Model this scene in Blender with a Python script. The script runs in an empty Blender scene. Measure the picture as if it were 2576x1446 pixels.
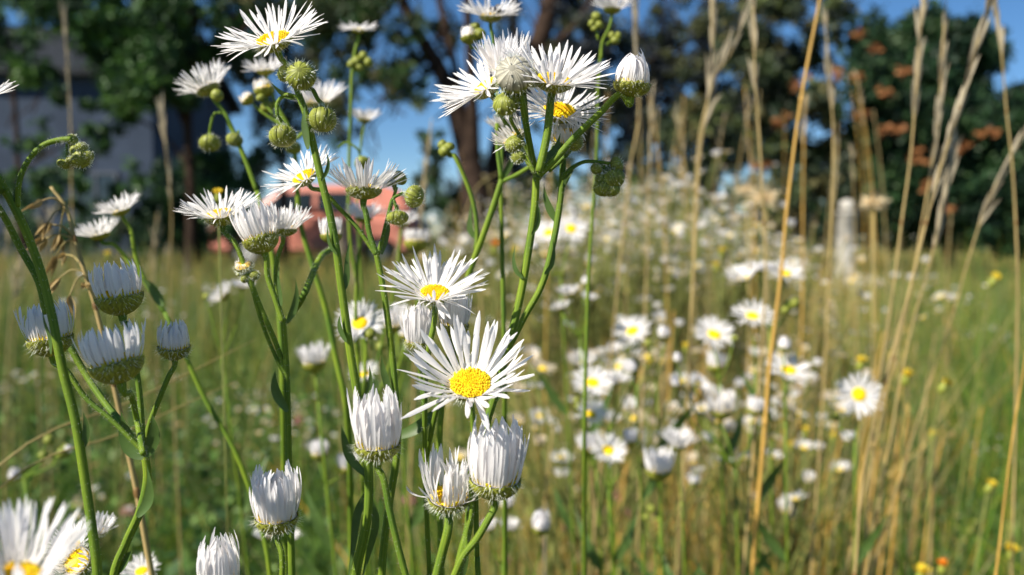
import bpy, math, random
import numpy as np
from mathutils import Vector, Quaternion
C = bpy.context.scene
COL = C.collection
R_ = math.radians

# ------------------------------------------------------------------ camera
F = 2022.0                 # focal length in units of a 2576 wide picture
PITCH = math.atan((723 - 597) / F)
CAM = Vector((0, 0, 0.62))
cd = bpy.data.cameras.new('camera')
cam = bpy.data.objects.new('camera', cd); COL.objects.link(cam)
cam.location = CAM
cam.rotation_euler = (math.pi / 2 - PITCH, 0, 0)
cd.sensor_width = 36.0
cd.lens = 36.0 * F / 2576
cd.clip_start = 0.004; cd.clip_end = 2000
cd.dof.use_dof = True
cd.dof.focus_distance = 0.124
cd.dof.aperture_fstop = 19
C.camera = cam

# ------------------------------------------------------------------ light
SUN_EL, SUN_PHI = R_(41), R_(55)      # height, and angle from straight behind the camera to the left
sdir = Vector((-math.sin(SUN_PHI) * math.cos(SUN_EL), -math.cos(SUN_PHI) * math.cos(SUN_EL), math.sin(SUN_EL)))
W = bpy.data.worlds.new('World'); C.world = W; W.use_nodes = True
wn = W.node_tree.nodes; wl = W.node_tree.links
bg = wn['Background']; bg.inputs['Strength'].default_value = 0.068
sky = wn.new('ShaderNodeTexSky'); sky.sky_type = 'NISHITA'; sky.sun_disc = False
sky.sun_elevation = SUN_EL; sky.sun_rotation = math.atan2(sdir.x, sdir.y)
sky.altitude = 1500; sky.air_density = 1.0; sky.dust_density = 0.0; sky.ozone_density = 4.0
hs = wn.new('ShaderNodeHueSaturation'); hs.inputs['Saturation'].default_value = 1.18
wl.new(sky.outputs[0], hs.inputs['Color']); wl.new(hs.outputs[0], bg.inputs['Color'])
sl = bpy.data.lights.new('sun', 'SUN'); so = bpy.data.objects.new('sun', sl); COL.objects.link(so)
sl.energy = 5.0; sl.angle = R_(0.5); sl.color = (1.0, 0.93, 0.81)
so.rotation_euler = (-sdir).to_track_quat('-Z', 'Y').to_euler()
C.view_settings.view_transform = 'Standard'; C.view_settings.look = 'None'
C.view_settings.exposure = 0.76; C.view_settings.gamma = 1.0
C.cycles.max_bounces = 8; C.cycles.transparent_max_bounces = 8
C.cycles.use_denoising = True
C.cycles.sample_clamp_indirect = 6

# ------------------------------------------------------------------ camera-space helpers
fw = Vector((0, math.cos(PITCH), -math.sin(PITCH))); rt = Vector((1, 0, 0)); up = Vector((0, math.sin(PITCH), math.cos(PITCH)))
def P(x, y, d):
    return CAM + fw * d + rt * ((x - 1288) / F * d) - up * ((y - 723) / F * d)
def AX(a):
    return (rt * a[0] + up * a[1] - fw * a[2]).normalized()
def ground_under(x, y, d, dx=0.0, dy=0.0):
    p = P(x, y, d); return Vector((p.x + dx, p.y + dy, 0.0))

# ------------------------------------------------------------------ materials
def mat(name, col, rough=0.6, trans=0.0, spec=0.3, var=0.0, scale=200.0, tint=False, tcol=None, bump=0.0, col2=None):
    m = bpy.data.materials.new(name); m.use_nodes = True
    nt = m.node_tree; n = nt.nodes; l = nt.links
    b = n['Principled BSDF']; out = n['Material Output']
    b.inputs['Roughness'].default_value = rough
    b.inputs['Specular IOR Level'].default_value = spec
    c = n.new('ShaderNodeRGB'); c.outputs[0].default_value = (*col, 1); src = c.outputs[0]
    if col2 or var:
        tc = n.new('ShaderNodeTexCoord'); nz = n.new('ShaderNodeTexNoise'); nz.inputs['Scale'].default_value = scale; nz.inputs['Detail'].default_value = 3
        l.new(tc.outputs['Object'], nz.inputs['Vector'])
        rp = n.new('ShaderNodeMapRange'); rp.inputs['From Min'].default_value = 0.35; rp.inputs['From Max'].default_value = 0.65
        l.new(nz.outputs['Fac'], rp.inputs['Value'])
        mx = n.new('ShaderNodeMix'); mx.data_type = 'RGBA'
        l.new(rp.outputs[0], mx.inputs[0]); l.new(src, mx.inputs[6])
        c2 = col2 if col2 else tuple(v * (1 - var) for v in col)
        mx.inputs[7].default_value = (*c2, 1); src = mx.outputs[2]
    if tint:
        at = n.new('ShaderNodeAttribute'); at.attribute_name = 'tint'
        mt = n.new('ShaderNodeMix'); mt.data_type = 'RGBA'; mt.blend_type = 'MULTIPLY'; mt.inputs[0].default_value = 1
        l.new(src, mt.inputs[6]); l.new(at.outputs['Color'], mt.inputs[7]); src = mt.outputs[2]
    l.new(src, b.inputs['Base Color'])
    if bump:
        nb = n.new('ShaderNodeTexNoise'); nb.inputs['Scale'].default_value = scale * 3
        bp = n.new('ShaderNodeBump'); bp.inputs['Strength'].default_value = bump; bp.inputs['Distance'].default_value = 0.0002
        l.new(nb.outputs['Fac'], bp.inputs['Height']); l.new(bp.outputs[0], b.inputs['Normal'])
    if trans > 0:
        t = n.new('ShaderNodeBsdfTranslucent'); ms = n.new('ShaderNodeMixShader'); ms.inputs[0].default_value = trans
        if tcol:
            mt2 = n.new('ShaderNodeMix'); mt2.data_type = 'RGBA'; mt2.blend_type = 'MULTIPLY'; mt2.inputs[0].default_value = 1
            l.new(src, mt2.inputs[6]); mt2.inputs[7].default_value = (*tcol, 1); l.new(mt2.outputs[2], t.inputs['Color'])
        else:
            l.new(src, t.inputs['Color'])
        l.new(b.outputs[0], ms.inputs[1]); l.new(t.outputs[0], ms.inputs[2]); l.new(ms.outputs[0], out.inputs['Surface'])
    return m
M = {}
M['petal'] = mat('white_petal', (0.89, 0.87, 0.87), 0.55, 0.45, 0.2)
M['petalold'] = mat('cream_old_petal', (0.72, 0.62, 0.47), 0.6, 0.35, 0.1)
M['disc'] = mat('yellow_disc', (0.90, 0.68, 0.012), 0.7, 0.15, 0.1, col2=(0.88, 0.58, 0.01), scale=900, tint=True)
M['green'] = mat('green_bract', (0.34, 0.38, 0.06), 0.5, 0.16, 0.35, tint=True, var=0.35, scale=500)
M['stem'] = mat('green_stem', (0.25, 0.33, 0.03), 0.6, 0.14, 0.2, tint=True, col2=(0.13, 0.22, 0.03), scale=110, bump=0.3)
M['leaf'] = mat('green_leaf', (0.09, 0.16, 0.035), 0.45, 0.3, 0.4, tcol=(1.6, 1.5, 0.7), var=0.3, scale=250)
M['hair'] = mat('pale_hair', (0.85, 0.88, 0.75), 0.4, 0.4, 0.5)
M['dry'] = mat('straw', (0.52, 0.38, 0.16), 0.55, 0.15, 0.3, tint=True, var=0.3, scale=60)
M['dryo'] = mat('golden_straw', (0.60, 0.36, 0.08), 0.5, 0.1, 0.35, var=0.25, scale=40)
M['seed'] = mat('pale_chaff', (0.50, 0.43, 0.30), 0.6, 0.35, 0.2, var=0.3, scale=120)
M['chaff'] = mat('cream_chaff', (0.82, 0.68, 0.44), 0.6, 0.35, 0.2)
M['yellow'] = mat('yellow_petal', (0.85, 0.66, 0.06), 0.5, 0.25, 0.2)
M['orange'] = mat('orange_petal', (0.80, 0.26, 0.02), 0.5, 0.25, 0.2)
M['pink'] = mat('pink_petal', (0.55, 0.22, 0.25), 0.6, 0.25, 0.2)
M['stemdull'] = mat('dull_distant_stem', (0.21, 0.23, 0.06), 0.6, 0.15, 0.2, var=.4, scale=30)
M['grass'] = mat('grass_blade', (1, 1, 1), 0.5, 0.28, 0.35, tint=True)
M['bark'] = mat('dark_bark', (0.055, 0.035, 0.025), 0.9, 0, 0.1, var=0.5, scale=9)
M['crown'] = mat('tree_leaf', (1, 1, 1), 0.55, 0.25, 0.3, tint=True)
M['black'] = mat('insect_black', (0.02, 0.018, 0.015), 0.3, 0, 0.5)
M['wing'] = mat('insect_wing', (0.25, 0.22, 0.18), 0.3, 0.5, 0.5)

# ------------------------------------------------------------------ mesh helpers
class MB:
    def __init__(s): s.v = []; s.f = []; s.m = []; s.c = []
    def add(s, vs, fs, mi=0, c=None):
        b = len(s.v); s.v.extend(vs)
        s.c.extend(c if c is not None else [(1, 1, 1)] * len(vs))
        for f in fs: s.f.append(tuple(i + b for i in f)); s.m.append(mi)
        return b
    def mesh(s, name, mats, smooth=True):
        me = bpy.data.meshes.new(name)
        me.from_pydata([tuple(v) for v in s.v], [], s.f)
        for m in mats: me.materials.append(m)
        me.polygons.foreach_set('material_index', s.m)
        if smooth: me.polygons.foreach_set('use_smooth', [True] * len(s.f))
        a = me.color_attributes.new('tint', 'FLOAT_COLOR', 'POINT')
        a.data.foreach_set('color', np.hstack([np.array(s.c, dtype=np.float32).reshape(-1, 3), np.ones((len(s.c), 1), np.float32)]).ravel())
        me.update(); return me
def link(name, me, parent=None, loc=None, rot=None):
    o = bpy.data.objects.new(name, me); COL.objects.link(o)
    if parent: o.parent = parent
    if loc is not None: o.location = loc
    if rot is not None: o.rotation_mode = 'QUATERNION'; o.rotation_quaternion = rot
    return o
def thing(name, label, cat, loc=(0, 0, 0), group=None):
    o = bpy.data.objects.new(name, None); COL.objects.link(o); o.location = loc; o.empty_display_size = 0.02
    o['label'] = label; o['category'] = cat
    if group: o['group'] = group
    return o
def tag(o, label, cat, group=None):
    o['label'] = label; o['category'] = cat
    if group: o['group'] = group
    return o
def kind(o, k, label=None):
    o['kind'] = k
    if label: o['label'] = label
    return o
def copy_tree(o, parent=None):
    c = o.copy(); COL.objects.link(c)
    if parent: c.parent = parent
    for ch in list(o.children): copy_tree(ch, c)
    return c

def spline(pts, n=6):
    """Catmull-Rom through (Vector, radius)"""
    if len(pts) < 3:
        (a, ra), (b, rb) = pts[0], pts[-1]
        return [(a.lerp(b, i / n), ra + (rb - ra) * i / n) for i in range(n + 1)]
    q = [(pts[0][0] * 2 - pts[1][0], pts[0][1])] + list(pts) + [(pts[-1][0] * 2 - pts[-2][0], pts[-1][1])]
    out = []
    for i in range(1, len(q) - 2):
        p0, p1, p2, p3 = (q[i + k][0] for k in (-1, 0, 1, 2))
        a1 = max(1e-7, (p1 - p0).length) ** .5; a2 = max(1e-7, (p2 - p1).length) ** .5; a3 = max(1e-7, (p3 - p2).length) ** .5
        m1 = (p2 - p1) + ((p1 - p0) / a1 - (p2 - p0) / (a1 + a2)) * a2
        m2 = (p2 - p1) + ((p3 - p2) / a3 - (p3 - p1) / (a2 + a3)) * a2
        for j in range(n):
            t = j / n; t2 = t * t; t3 = t2 * t
            v = p1 * (2 * t3 - 3 * t2 + 1) + m1 * (t3 - 2 * t2 + t) + p2 * (3 * t2 - 2 * t3) + m2 * (t3 - t2)
            out.append((v, q[i][1] + (q[i + 1][1] - q[i][1]) * t))
    out.append((q[-2][0], q[-2][1])); return out
def tube(mb, pts, sides=12, ridge=0.12, n=6, mi=0, hair=0, rng=None, hmi=1, knob=0.0, tints=((1, 1, 1), (0.6, 0.72, 0.55))):
    sp = spline(pts, n)
    vs = []; cs = []; fs = []
    t0 = (sp[1][0] - sp[0][0]).normalized()
    a = t0.orthogonal().normalized()
    for i, (p, r) in enumerate(sp):
        t = (sp[min(i + 1, len(sp) - 1)][0] - sp[max(i - 1, 0)][0]).normalized()
        a = (a - t * a.dot(t))
        if a.length < 1e-9: a = t.orthogonal()
        a.normalize(); b = t.cross(a)
        for k in range(sides):
            th = 2 * math.pi * k / sides
            rr = r * (1 + (ridge if k % 2 == 0 else -ridge))
            vs.append(p + (a * math.cos(th) + b * math.sin(th)) * rr)
            cs.append(tints[0] if k % 2 == 0 else tints[1])
            if hair and rng.random() < hair and i:
                base = vs[-1]; dr = (base - p).normalized()
                tip = base + (dr + t * rng.uniform(-0.9, 0.2) + b * rng.uniform(-.4, .4)).normalized() * rng.uniform(.0002, .0007)
                w = t.cross(dr).normalized() * 0.000026
                mb.add([base - dr * .00005 - w, base - dr * .00005 + w, tip], [(0, 1, 2)], hmi)
    for i in range(len(sp) - 1):
        for k in range(sides):
            k2 = (k + 1) % sides
            fs.append((i * sides + k, i * sides + k2, (i + 1) * sides + k2, (i + 1) * sides + k))
    fs.append(tuple(range(sides - 1, -1, -1))); fs.append(tuple((len(sp) - 1) * sides + k for k in range(sides)))
    mb.add(vs, fs, mi, cs)
def leaf(mb, pts, w, nrm, n=5, mi=0, fold=0.25, base=0.35):
    """blade along pts (Vectors); w half width; nrm rough facing; fold = lowered midrib"""
    sp = [p for p, _ in spline([(p, 0) for p in pts], n)]
    vs = []; fs = []; N = len(sp)
    for i, p in enumerate(sp):
        t = i / (N - 1)
        d = (sp[min(i + 1, N - 1)] - sp[max(i - 1, 0)]).normalized()
        s = d.cross(nrm).normalized(); nn = s.cross(d)
        ww = w * max(0.02, (base + (1 - base) * math.sin(math.pi * min(t / 0.9, 1) ** 0.75)) * (1 - t ** 4) ** 0.8)
        vs += [p - s * ww, p - nn * ww * fold, p + s * ww]
    for i in range(N - 1):
        for k in (0, 1): fs.append((3 * i + k, 3 * i + k + 1, 3 * i + k + 4, 3 * i + k + 3))
    mb.add(vs, fs, mi)

# ------------------------------------------------------------------ flower heads (z = axis, origin = centre of the rim)
def involucre_mesh(rd, rs, rng, nr=26, depth=0.8, hairs=0, seg=8):
    mb = MB(); prof = []
    S = nr * 2
    for j in range(seg + 1):
        t = j / seg
        z = -depth * rd * (1 - t) ** 1.0 + 0.06 * rd * t
        r = rs + (1.10 * rd - rs) * math.sin(min(1, t * 1.05) * math.pi / 2) ** 0.62 if t > 0 else rs
        prof.append((r, z))
    vs = []; cs = []; fs = []
    tooth = [rng.uniform(-.03, .09) for _ in range(nr)]
    for j, (r, z) in enumerate(prof):
        t = j / seg
        for k in range(S):
            th = 2 * math.pi * k / S + 0.12 * math.sin(j * 2.1 + (k // 2) * 1.7) * t
            rr = r * (1 + (0.045 if k % 2 == 0 else -0.03) * min(1, t * 2.5)) + rng.uniform(-.008, .008) * rd
            zz = z + (tooth[(k // 2) % nr] * rd if (j == seg and k % 2 == 0) else (-0.08 * rd if j == seg else 0))
            vs.append((rr * math.cos(th), rr * math.sin(th), zz))
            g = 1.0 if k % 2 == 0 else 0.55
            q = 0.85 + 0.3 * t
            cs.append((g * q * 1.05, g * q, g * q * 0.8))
    for j in range(seg):
        for k in range(S):
            k2 = (k + 1) % S
            fs.append((j * S + k, j * S + k2, (j + 1) * S + k2, (j + 1) * S + k))
    fs.append(tuple(range(S - 1, -1, -1)))
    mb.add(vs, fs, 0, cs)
    for _ in range(hairs):
        t = rng.random() ** 0.8; j = min(seg, int(t * seg) + 1); r, z = prof[j]; th = rng.uniform(0, 2 * math.pi)
        p = Vector((r * math.cos(th), r * math.sin(th), z)); rad = Vector((math.cos(th), math.sin(th), rng.uniform(-.9, .35))).normalized()
        L = rd * rng.uniform(.18, .5); tan = Vector((-math.sin(th), math.cos(th), 0)); w = tan * 0.000028
        mid = p + rad * L * .5 + tan * rng.uniform(-.15, .15) * L; tip = mid + (rad + Vector((0, 0, rng.uniform(-.5, .5)))).normalized() * L * .5
        mb.add([p - w, p + w, mid + w * .8, mid - w * .8, tip], [(0, 1, 2, 3), (3, 2, 4)], 1)
    return mb.mesh('flower_head', [M['green'], M['hair']])

def petal_mesh(rd, L, el, rng, n=85, curl=-10, seg=6, wid=0.115, elj=9, azj=4, swirl=0, missing=0.03, lenj=0.1, curlj=11, inner_row=0, gaps=(), strays=0, sag=0, sagdir=0.0):
    """el: elevation of rays in degrees (0 flat, 90 along the axis); sag lowers elevation on the sagdir side"""
    mb = MB(); rings = []
    S = n
    inner = [(rd * 0.93 * math.cos(2 * math.pi * k / S), rd * 0.93 * math.sin(2 * math.pi * k / S), 0.0) for k in range(S)]
    outer = [(rd * 1.03 * math.cos(2 * math.pi * k / S), rd * 1.03 * math.sin(2 * math.pi * k / S), 0.02 * rd) for k in range(S)]
    mb.add(inner + outer, [(k, (k + 1) % S, S + (k + 1) % S, S + k) for k in range(S)], 0)
    V = mb.v
    for k in range(S):
        if rng.random() < missing: continue
        az = 2 * math.pi * (k + .5) / S
        if any(a - b < math.degrees(az) % 360 < a + b for a, b in gaps): continue
        a0 = az + R_(rng.gauss(0, azj)); e = el + rng.gauss(0, elj)
        if sag: e -= sag * max(0, math.cos(az - R_(sagdir)))
        cu = curl + rng.gauss(0, abs(curl) * 0.2 + curlj); ln = L * (1 + max(-2.2, min(1.7, rng.gauss(0, 1))) * lenj); ww = L * wid * rng.uniform(.75, 1.2)
        sw = R_(swirl * rng.uniform(.5, 1.3)) + R_(rng.gauss(0, 5)); tw = rng.gauss(0, .35)
        if strays and rng.random() < strays: e -= rng.uniform(30, 80); sw += R_(rng.uniform(-50, 50))
        br = rd * .98 + rng.uniform(-.05, .05) * rd
        if inner_row and k % 2: br *= .84; e += inner_row; ln *= rng.uniform(.9, 1.1)
        p = Vector((br * math.cos(az), br * math.sin(az), .01 * rd))
        row = None
        for i in range(seg + 1):
            t = i / seg
            aa = a0 + sw * t; ee = R_(e + cu * t)
            d = Vector((math.cos(aa) * math.cos(ee), math.sin(aa) * math.cos(ee), math.sin(ee)))
            if i: p = p + d * (ln / seg)
            sd = Vector((-math.sin(aa), math.cos(aa), 0)); nn = d.cross(sd)
            sd = (sd * math.cos(tw * t) + nn * math.sin(tw * t)).normalized(); nn = sd.cross(d)
            w = ww * 0.5 * (0.42 + 0.58 * min(1, t / 0.5) ** 0.8) * (1 if t < 0.68 else max(0.03, 1 - ((t - .68) / .325) ** 2) ** .5)
            q = len(V)
            mb.v += [p - sd * w, p - nn * w * .38, p + sd * w]; mb.c += [(1, 1, 1)] * 3
            if i == 0: mb.f.append((k, S + k, q)); mb.m.append(0)
            else:
                for s_ in (0, 1): mb.f.append((row + s_, row + s_ + 1, q + s_ + 1, q + s_)); mb.m.append(0)
            row = q
    return mb.mesh('petals', [M['petal']])

def disc_mesh(rd, rng, n=130, h=0.34, detail=1):
    mb = MB(); S = 24; rows = 5; vs = []; fs = []
    zf = lambda q: h * rd * (1 - q * q) ** 0.6 * (1 - 0.25 * math.exp(-(q / .25) ** 2))
    for j in range(rows):
        q = (j + 1) / rows * .98
        for k in range(S): vs.append((rd * q * math.cos(2 * math.pi * k / S), rd * q * math.sin(2 * math.pi * k / S), zf(min(q, .999)) * .92))
    vs.append((0, 0, zf(0) * .92)); c = len(vs) - 1
    for k in range(S): fs.append((k, (k + 1) % S, c))
    for j in range(rows - 1):
        for k in range(S): fs.append((j * S + k, (j + 1) * S + k, (j + 1) * S + (k + 1) % S, j * S + (k + 1) % S))
    mb.add(vs, fs)
    if detail:
        for i in range(n):
            if rng.random() < .04: continue
            q = math.sqrt((i + .5) / n) * .99; th = i * 2.39996 + rng.uniform(-.1, .1)
            x, y = rd * q * math.cos(th), rd * q * math.sin(th); z = zf(min(q, .995))
            s = rd * .040 * (1.15 if q > .5 else .85); hh = rd * rng.uniform(.01, .09) * (.7 + q)
            o = Vector((x, y, z)); ax = Vector((x * .6, y * .6, rd)).normalized()
            a = ax.orthogonal().normalized(); b = ax.cross(a); vs = []
            for zz, ss in ((-.4, .8), (.7, 1.0)):
                for k in range(6): vs.append(o + ax * zz * hh + (a * math.cos(k * 1.047) + b * math.sin(k * 1.047)) * s * ss)
            vs.append(o + ax * hh * 1.1)
            fs = [(k, (k + 1) % 6, 6 + (k + 1) % 6, 6 + k) for k in range(6)] + [(6 + k, 6 + (k + 1) % 6, 12) for k in range(6)]
            tt = rng.uniform(.8, 1.15); cq = (1, (.86 + .3 * q) * tt, 1 + q * 2); mb.add(vs, fs, 0, [cq] * len(vs))
    return mb.mesh('disc', [M['disc']])

def bud_mesh(r, rng, nr=22, flat=0.85, hairs=60, pale=False, seg=11, rs=0.3, tuft=True):
    """closed green bud, z = axis, centre at origin"""
    mb = MB(); S = nr * 2; vs = []; cs = []; fs = []
    for j in range(seg + 1):
        t = j / seg; ph = -math.pi / 2 + t * math.pi * (0.94)
        rr = max(r * rs * .9, r * math.cos(ph)) if j < 2 else r * math.cos(ph)
        z = r * flat * math.sin(ph) * (1.0 if ph < 0 else 0.92)
        for k in range(S):
            th = 2 * math.pi * k / S + 0.5 * max(0, t - .45) + 0.10 * math.sin((k // 2) * 2.3)
            g = (k % 2 == 0)
            q = rr * (1 + (0.05 if g else -0.045))
            vs.append((q * math.cos(th), q * math.sin(th), z + rng.uniform(-.01, .01) * r))
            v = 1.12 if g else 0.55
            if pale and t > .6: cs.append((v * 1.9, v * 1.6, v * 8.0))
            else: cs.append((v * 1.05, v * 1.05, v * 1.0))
    for j in range(seg):
        for k in range(S):
            k2 = (k + 1) % S; fs.append((j * S + k, j * S + k2, (j + 1) * S + k2, (j + 1) * S + k))
    fs.append(tuple(range(S - 1, -1, -1))); fs.append(tuple(seg * S + k for k in range(S)))
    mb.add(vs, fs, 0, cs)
    for _ in range(hairs):
        th = rng.uniform(0, 6.283); ph = rng.uniform(-1.3, 1.1); d = Vector((math.cos(th) * math.cos(ph), math.sin(th) * math.cos(ph), math.sin(ph) * flat))
        p = d * r; L = r * rng.uniform(.15, .42); tan = d.cross(Vector((0, 0, 1))).normalized(); w = tan * 0.000028
        dd = (d + Vector((rng.uniform(-.4, .4), rng.uniform(-.4, .4), rng.uniform(-.4, .4)))).normalized(); mid = p + dd * L * .5
        tip = mid + (dd + tan * rng.uniform(-.5, .5)).normalized() * L * .5
        mb.add([p - w, p + w, mid + w, mid - w, tip], [(0, 1, 2, 3), (3, 2, 4)], 1)
    return mb.mesh('bud', [M['green'], M['hair']])

def rotq(axis, spin=0.0):
    return Vector((0, 0, 1)).rotation_difference(axis) @ Quaternion((0, 0, 1), spin)

SEED = [1]
def head(root, kd, x, y, d, ax=(0, .85, .5), R=60, el=20, rd=None, L=None, hq=None, **kw):
    """adds a flower head / bud to root, returns (attachment point, axis, neck radius). R in picture units."""
    SEED[0] += 1; rng = random.Random(SEED[0] * 7919)
    u = d / F; axis = AX(ax); pos = P(x, y, d)
    near = d < 0.17; mid = d < 0.5
    if hq is None: hq = near
    if kd == 'bud':
        r = R * u
        me = bud_mesh(r, rng, nr=22 if hq else 14, hairs=(170 if hq else 0), seg=11 if hq else 7, pale=kw.get('pale', False), flat=kw.get('flat', .85))
        link('bud', me, root, pos - root.location, rotq(axis, rng.uniform(0, 6)))
        return pos - axis * r * .75, axis, r * .3
    if kd == 'open':
        rd = (rd or .33 * R) * u; L = (L or .68 * R) * u
    else:
        rd = rd * u; L = L * u
    rs = rd * .3
    dep = kw.pop('depth', .62 if kd == 'open' else .95)
    q = rotq(axis, kw.pop('spin', rng.uniform(0, 6)))
    hm = involucre_mesh(rd, rs, rng, nr=26 if hq else 14, depth=dep, hairs=240 if hq else 0, seg=8 if hq else 5)
    h = link('flower_head', hm, root, pos - root.location, q)
    if kd in ('cup', 'wbud'):
        L *= .9; kw['n'] = int(kw.get('n', 92) * .86); kw['wid'] = kw.get('wid', .125) * .95; a = dict(inner_row=4, n=92, curlj=5, curl=36, elj=4, azj=5, wid=.125, lenj=.12); el -= 4
        if kd == 'wbud': a = dict(n=80, curl=104, curlj=4, elj=4, azj=4, wid=.17, swirl=22, lenj=.06); el = 70; L *= 1.25
    else: a = dict(n=86, curl=4); el = el + 9 if ax[2] < .3 else (el * .55 if not near else el); L *= 1.06; kw['n'] = int(kw.get('n', 86) * 1.2); kw['wid'] = kw.get('wid', .105) * .79
    a.update(kw)
    if not hq: a['n'] = int(a['n'] * .72); a['wid'] = a.get('wid', .115) * 1.3
    a['seg'] = 7 if hq else 4
    link('petals', petal_mesh(rd, L, el, rng, **a), h)
    link('disc', disc_mesh(rd * .97, rng, n=(320 if d < .135 else 180) if hq else 1, detail=1 if hq else 0), h)
    return pos - axis * rd * dep, axis, rs

class Plant:
    def __init__(s, label, base, name='fleabane_plant', group='fleabane plants standing close to the viewer'):
        s.root = thing(name, label, 'wildflower', base, group); s.st = MB(); s.rng = random.Random(len(label) * 31 + SEED[0])
        s.near = True
    def head(s, *a, **k):
        pts = k.pop('to', None); rr = k.pop('sr', None)
        at, ax, rs = head(s.root, *a, **k)
        if pts is not None:
            d = a[3]; u = d / F
            r0 = rr * u if rr else rs * .75
            q = [(at + ax * rs * .4, rs * 1.0), (at - ax * rs * 1.5, r0 * .98)] + [(P(*(p if len(p) == 3 else (*p, d))), r0) for p in pts]
            s.tube(q)
        return at
    def stem(s, pts, r, d=None, r2=None):
        q = [];
        for i, p in enumerate(pts):
            if isinstance(p, Vector): q.append((p, (r2 or r) * u)); continue
            dd = p[2] if len(p) > 2 else d; u = dd / F
            q.append((P(p[0], p[1], dd), (r + ((r2 or r) - r) * i / (len(pts) - 1)) * u))
        s.tube(q)
    def tube(s, q):
        L = s.root.location
        s_n = 8 if s.near else 4
        tube(s.st, [(p - L, r * .74) for p, r in q], sides=14 if s.near else 6, ridge=.09, n=s_n, hair=.4 if s.near else 0, rng=s.rng)
    def leaf(s, pts, w, d, face=(0, .3, 1), fold=.3, base=.35):
        mb = MB(); pp = [P(*(p if len(p) == 3 else (*p, d))) for p in pts]; o = pp[0]
        leaf(mb, [p - o for p in pp], w * d / F, AX(face), mi=0, fold=fold, base=base)
        link('leaf', mb.mesh('leaf', [M['leaf']]), s.root, o - s.root.location)
    def done(s):
        link('stem', s.st.mesh('stem', [M['stem'], M['hair']]), s.root, (0, 0, 0))
        return s.root

# ================================================================== the setting
def arr_mesh(name, verts, faces, mats, tint=None, midx=None, smooth=False):
    """verts (n,3), faces (m,4) or (m,3) arrays"""
    me = bpy.data.meshes.new(name); k = faces.shape[1]
    me.vertices.add(len(verts)); me.vertices.foreach_set('co', verts.astype(np.float32).ravel())
    me.loops.add(faces.size); me.loops.foreach_set('vertex_index', faces.astype(np.int32).ravel())
    me.polygons.add(len(faces)); me.polygons.foreach_set('loop_start', np.arange(0, faces.size, k, dtype=np.int32))
    me.polygons.foreach_set('loop_total', np.full(len(faces), k, np.int32))
    for m in mats: me.materials.append(m)
    if midx is not None: me.polygons.foreach_set('material_index', midx.astype(np.int32))
    if tint is not None:
        a = me.color_attributes.new('tint', 'FLOAT_COLOR', 'POINT')
        a.data.foreach_set('color', np.hstack([tint, np.ones((len(tint), 1))]).astype(np.float32).ravel())
    me.update(calc_edges=True); me.validate(); return me
NR = np.random.default_rng(5)

# ground: one sheet to the horizon with gentle lumps
gm = mat('meadow_soil', (0.05, 0.065, 0.02), 0.95, 0, 0.1, col2=(0.13, 0.11, 0.05), scale=0.35)
gx = np.concatenate([-np.geomspace(400, 1, 24), np.linspace(-.9, .9, 12), np.geomspace(1, 400, 24)])
XX, YY = np.meshgrid(gx, gx); ZZ = 0.015 * np.sin(XX * 1.3) * np.cos(YY * .9) * (np.hypot(XX, YY) < 60)
gv = np.stack([XX.ravel(), YY.ravel(), ZZ.ravel() - .01], 1); n_ = len(gx)
ii = np.arange(n_ - 1); I, J = np.meshgrid(ii, ii); b_ = (J * n_ + I).ravel()
gf = np.stack([b_, b_ + 1, b_ + n_ + 1, b_ + n_], 1)
kind(link('ground', arr_mesh('ground', gv, gf, [gm])), 'structure', 'meadow soil under the grass')

# grass blades
def blades(n, ymin, ymax, hfun, w, colfun, seg, power=1.0, wedge=.95, seed=0):
    g = np.random.default_rng(seed)
    u = g.random(n)
    y = ymin * (ymax / ymin) ** (u ** power)
    x = g.uniform(-1, 1, n) * (wedge * y * .8 + .25)
    pn = np.sin(x * 9 + 1.3 * np.sin(y * 4)) * np.sin(y * 7 + 2 * np.sin(x * 5)) + .5 * np.sin(x * 23 + y * 17)
    keep = g.random(n) < np.clip(.75 + .45 * pn, .25, 1); x, y, pn = x[keep], y[keep], pn[keep]; n = len(x)
    h = hfun(x, y, g) * (1 + .22 * pn); az = g.uniform(0, 2 * np.pi, n); lean = g.normal(.28, .22, n).clip(0, 1.1)
    fa = g.uniform(0, 2 * np.pi, n); ww = w(y, g) * .5
    col = colfun(x, y, g)
    V = np.zeros((n, (seg + 1) * 2, 3)); T = np.repeat(col[:, None, :], (seg + 1) * 2, 1)
    for i in range(seg + 1):
        t = i / seg
        cx = x + np.cos(az) * lean * h * t * t * .9; cy = y + np.sin(az) * lean * h * t * t * .9; cz = h * t * (1 - .25 * lean * t)
        s = ww * (1 - t ** 1.6 * .93)
        V[:, 2 * i, 0] = cx - np.cos(fa) * s; V[:, 2 * i, 1] = cy - np.sin(fa) * s; V[:, 2 * i, 2] = cz
        V[:, 2 * i + 1, 0] = cx + np.cos(fa) * s; V[:, 2 * i + 1, 1] = cy + np.sin(fa) * s; V[:, 2 * i + 1, 2] = cz
    base = (np.arange(n) * (seg + 1) * 2)[:, None, None]
    fq = np.array([[2 * i, 2 * i + 1, 2 * i + 3, 2 * i + 2] for i in range(seg)])[None]
    return V.reshape(-1, 3), (base + fq).reshape(-1, 4), T.reshape(-1, 3)
def join(parts):
    vs, fs, ts = [], [], []; o = 0
    for v, f, t in parts: vs.append(v); fs.append(f + o); ts.append(t); o += len(v)
    return np.vstack(vs), np.vstack(fs), np.vstack(ts)
PAL = np.array([[.12, .23, .012], [.27, .34, .02], [.035, .10, .015], [.10, .21, .045], [.64, .43, .10], [.60, .33, .04], [.42, .36, .10]])
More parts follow.
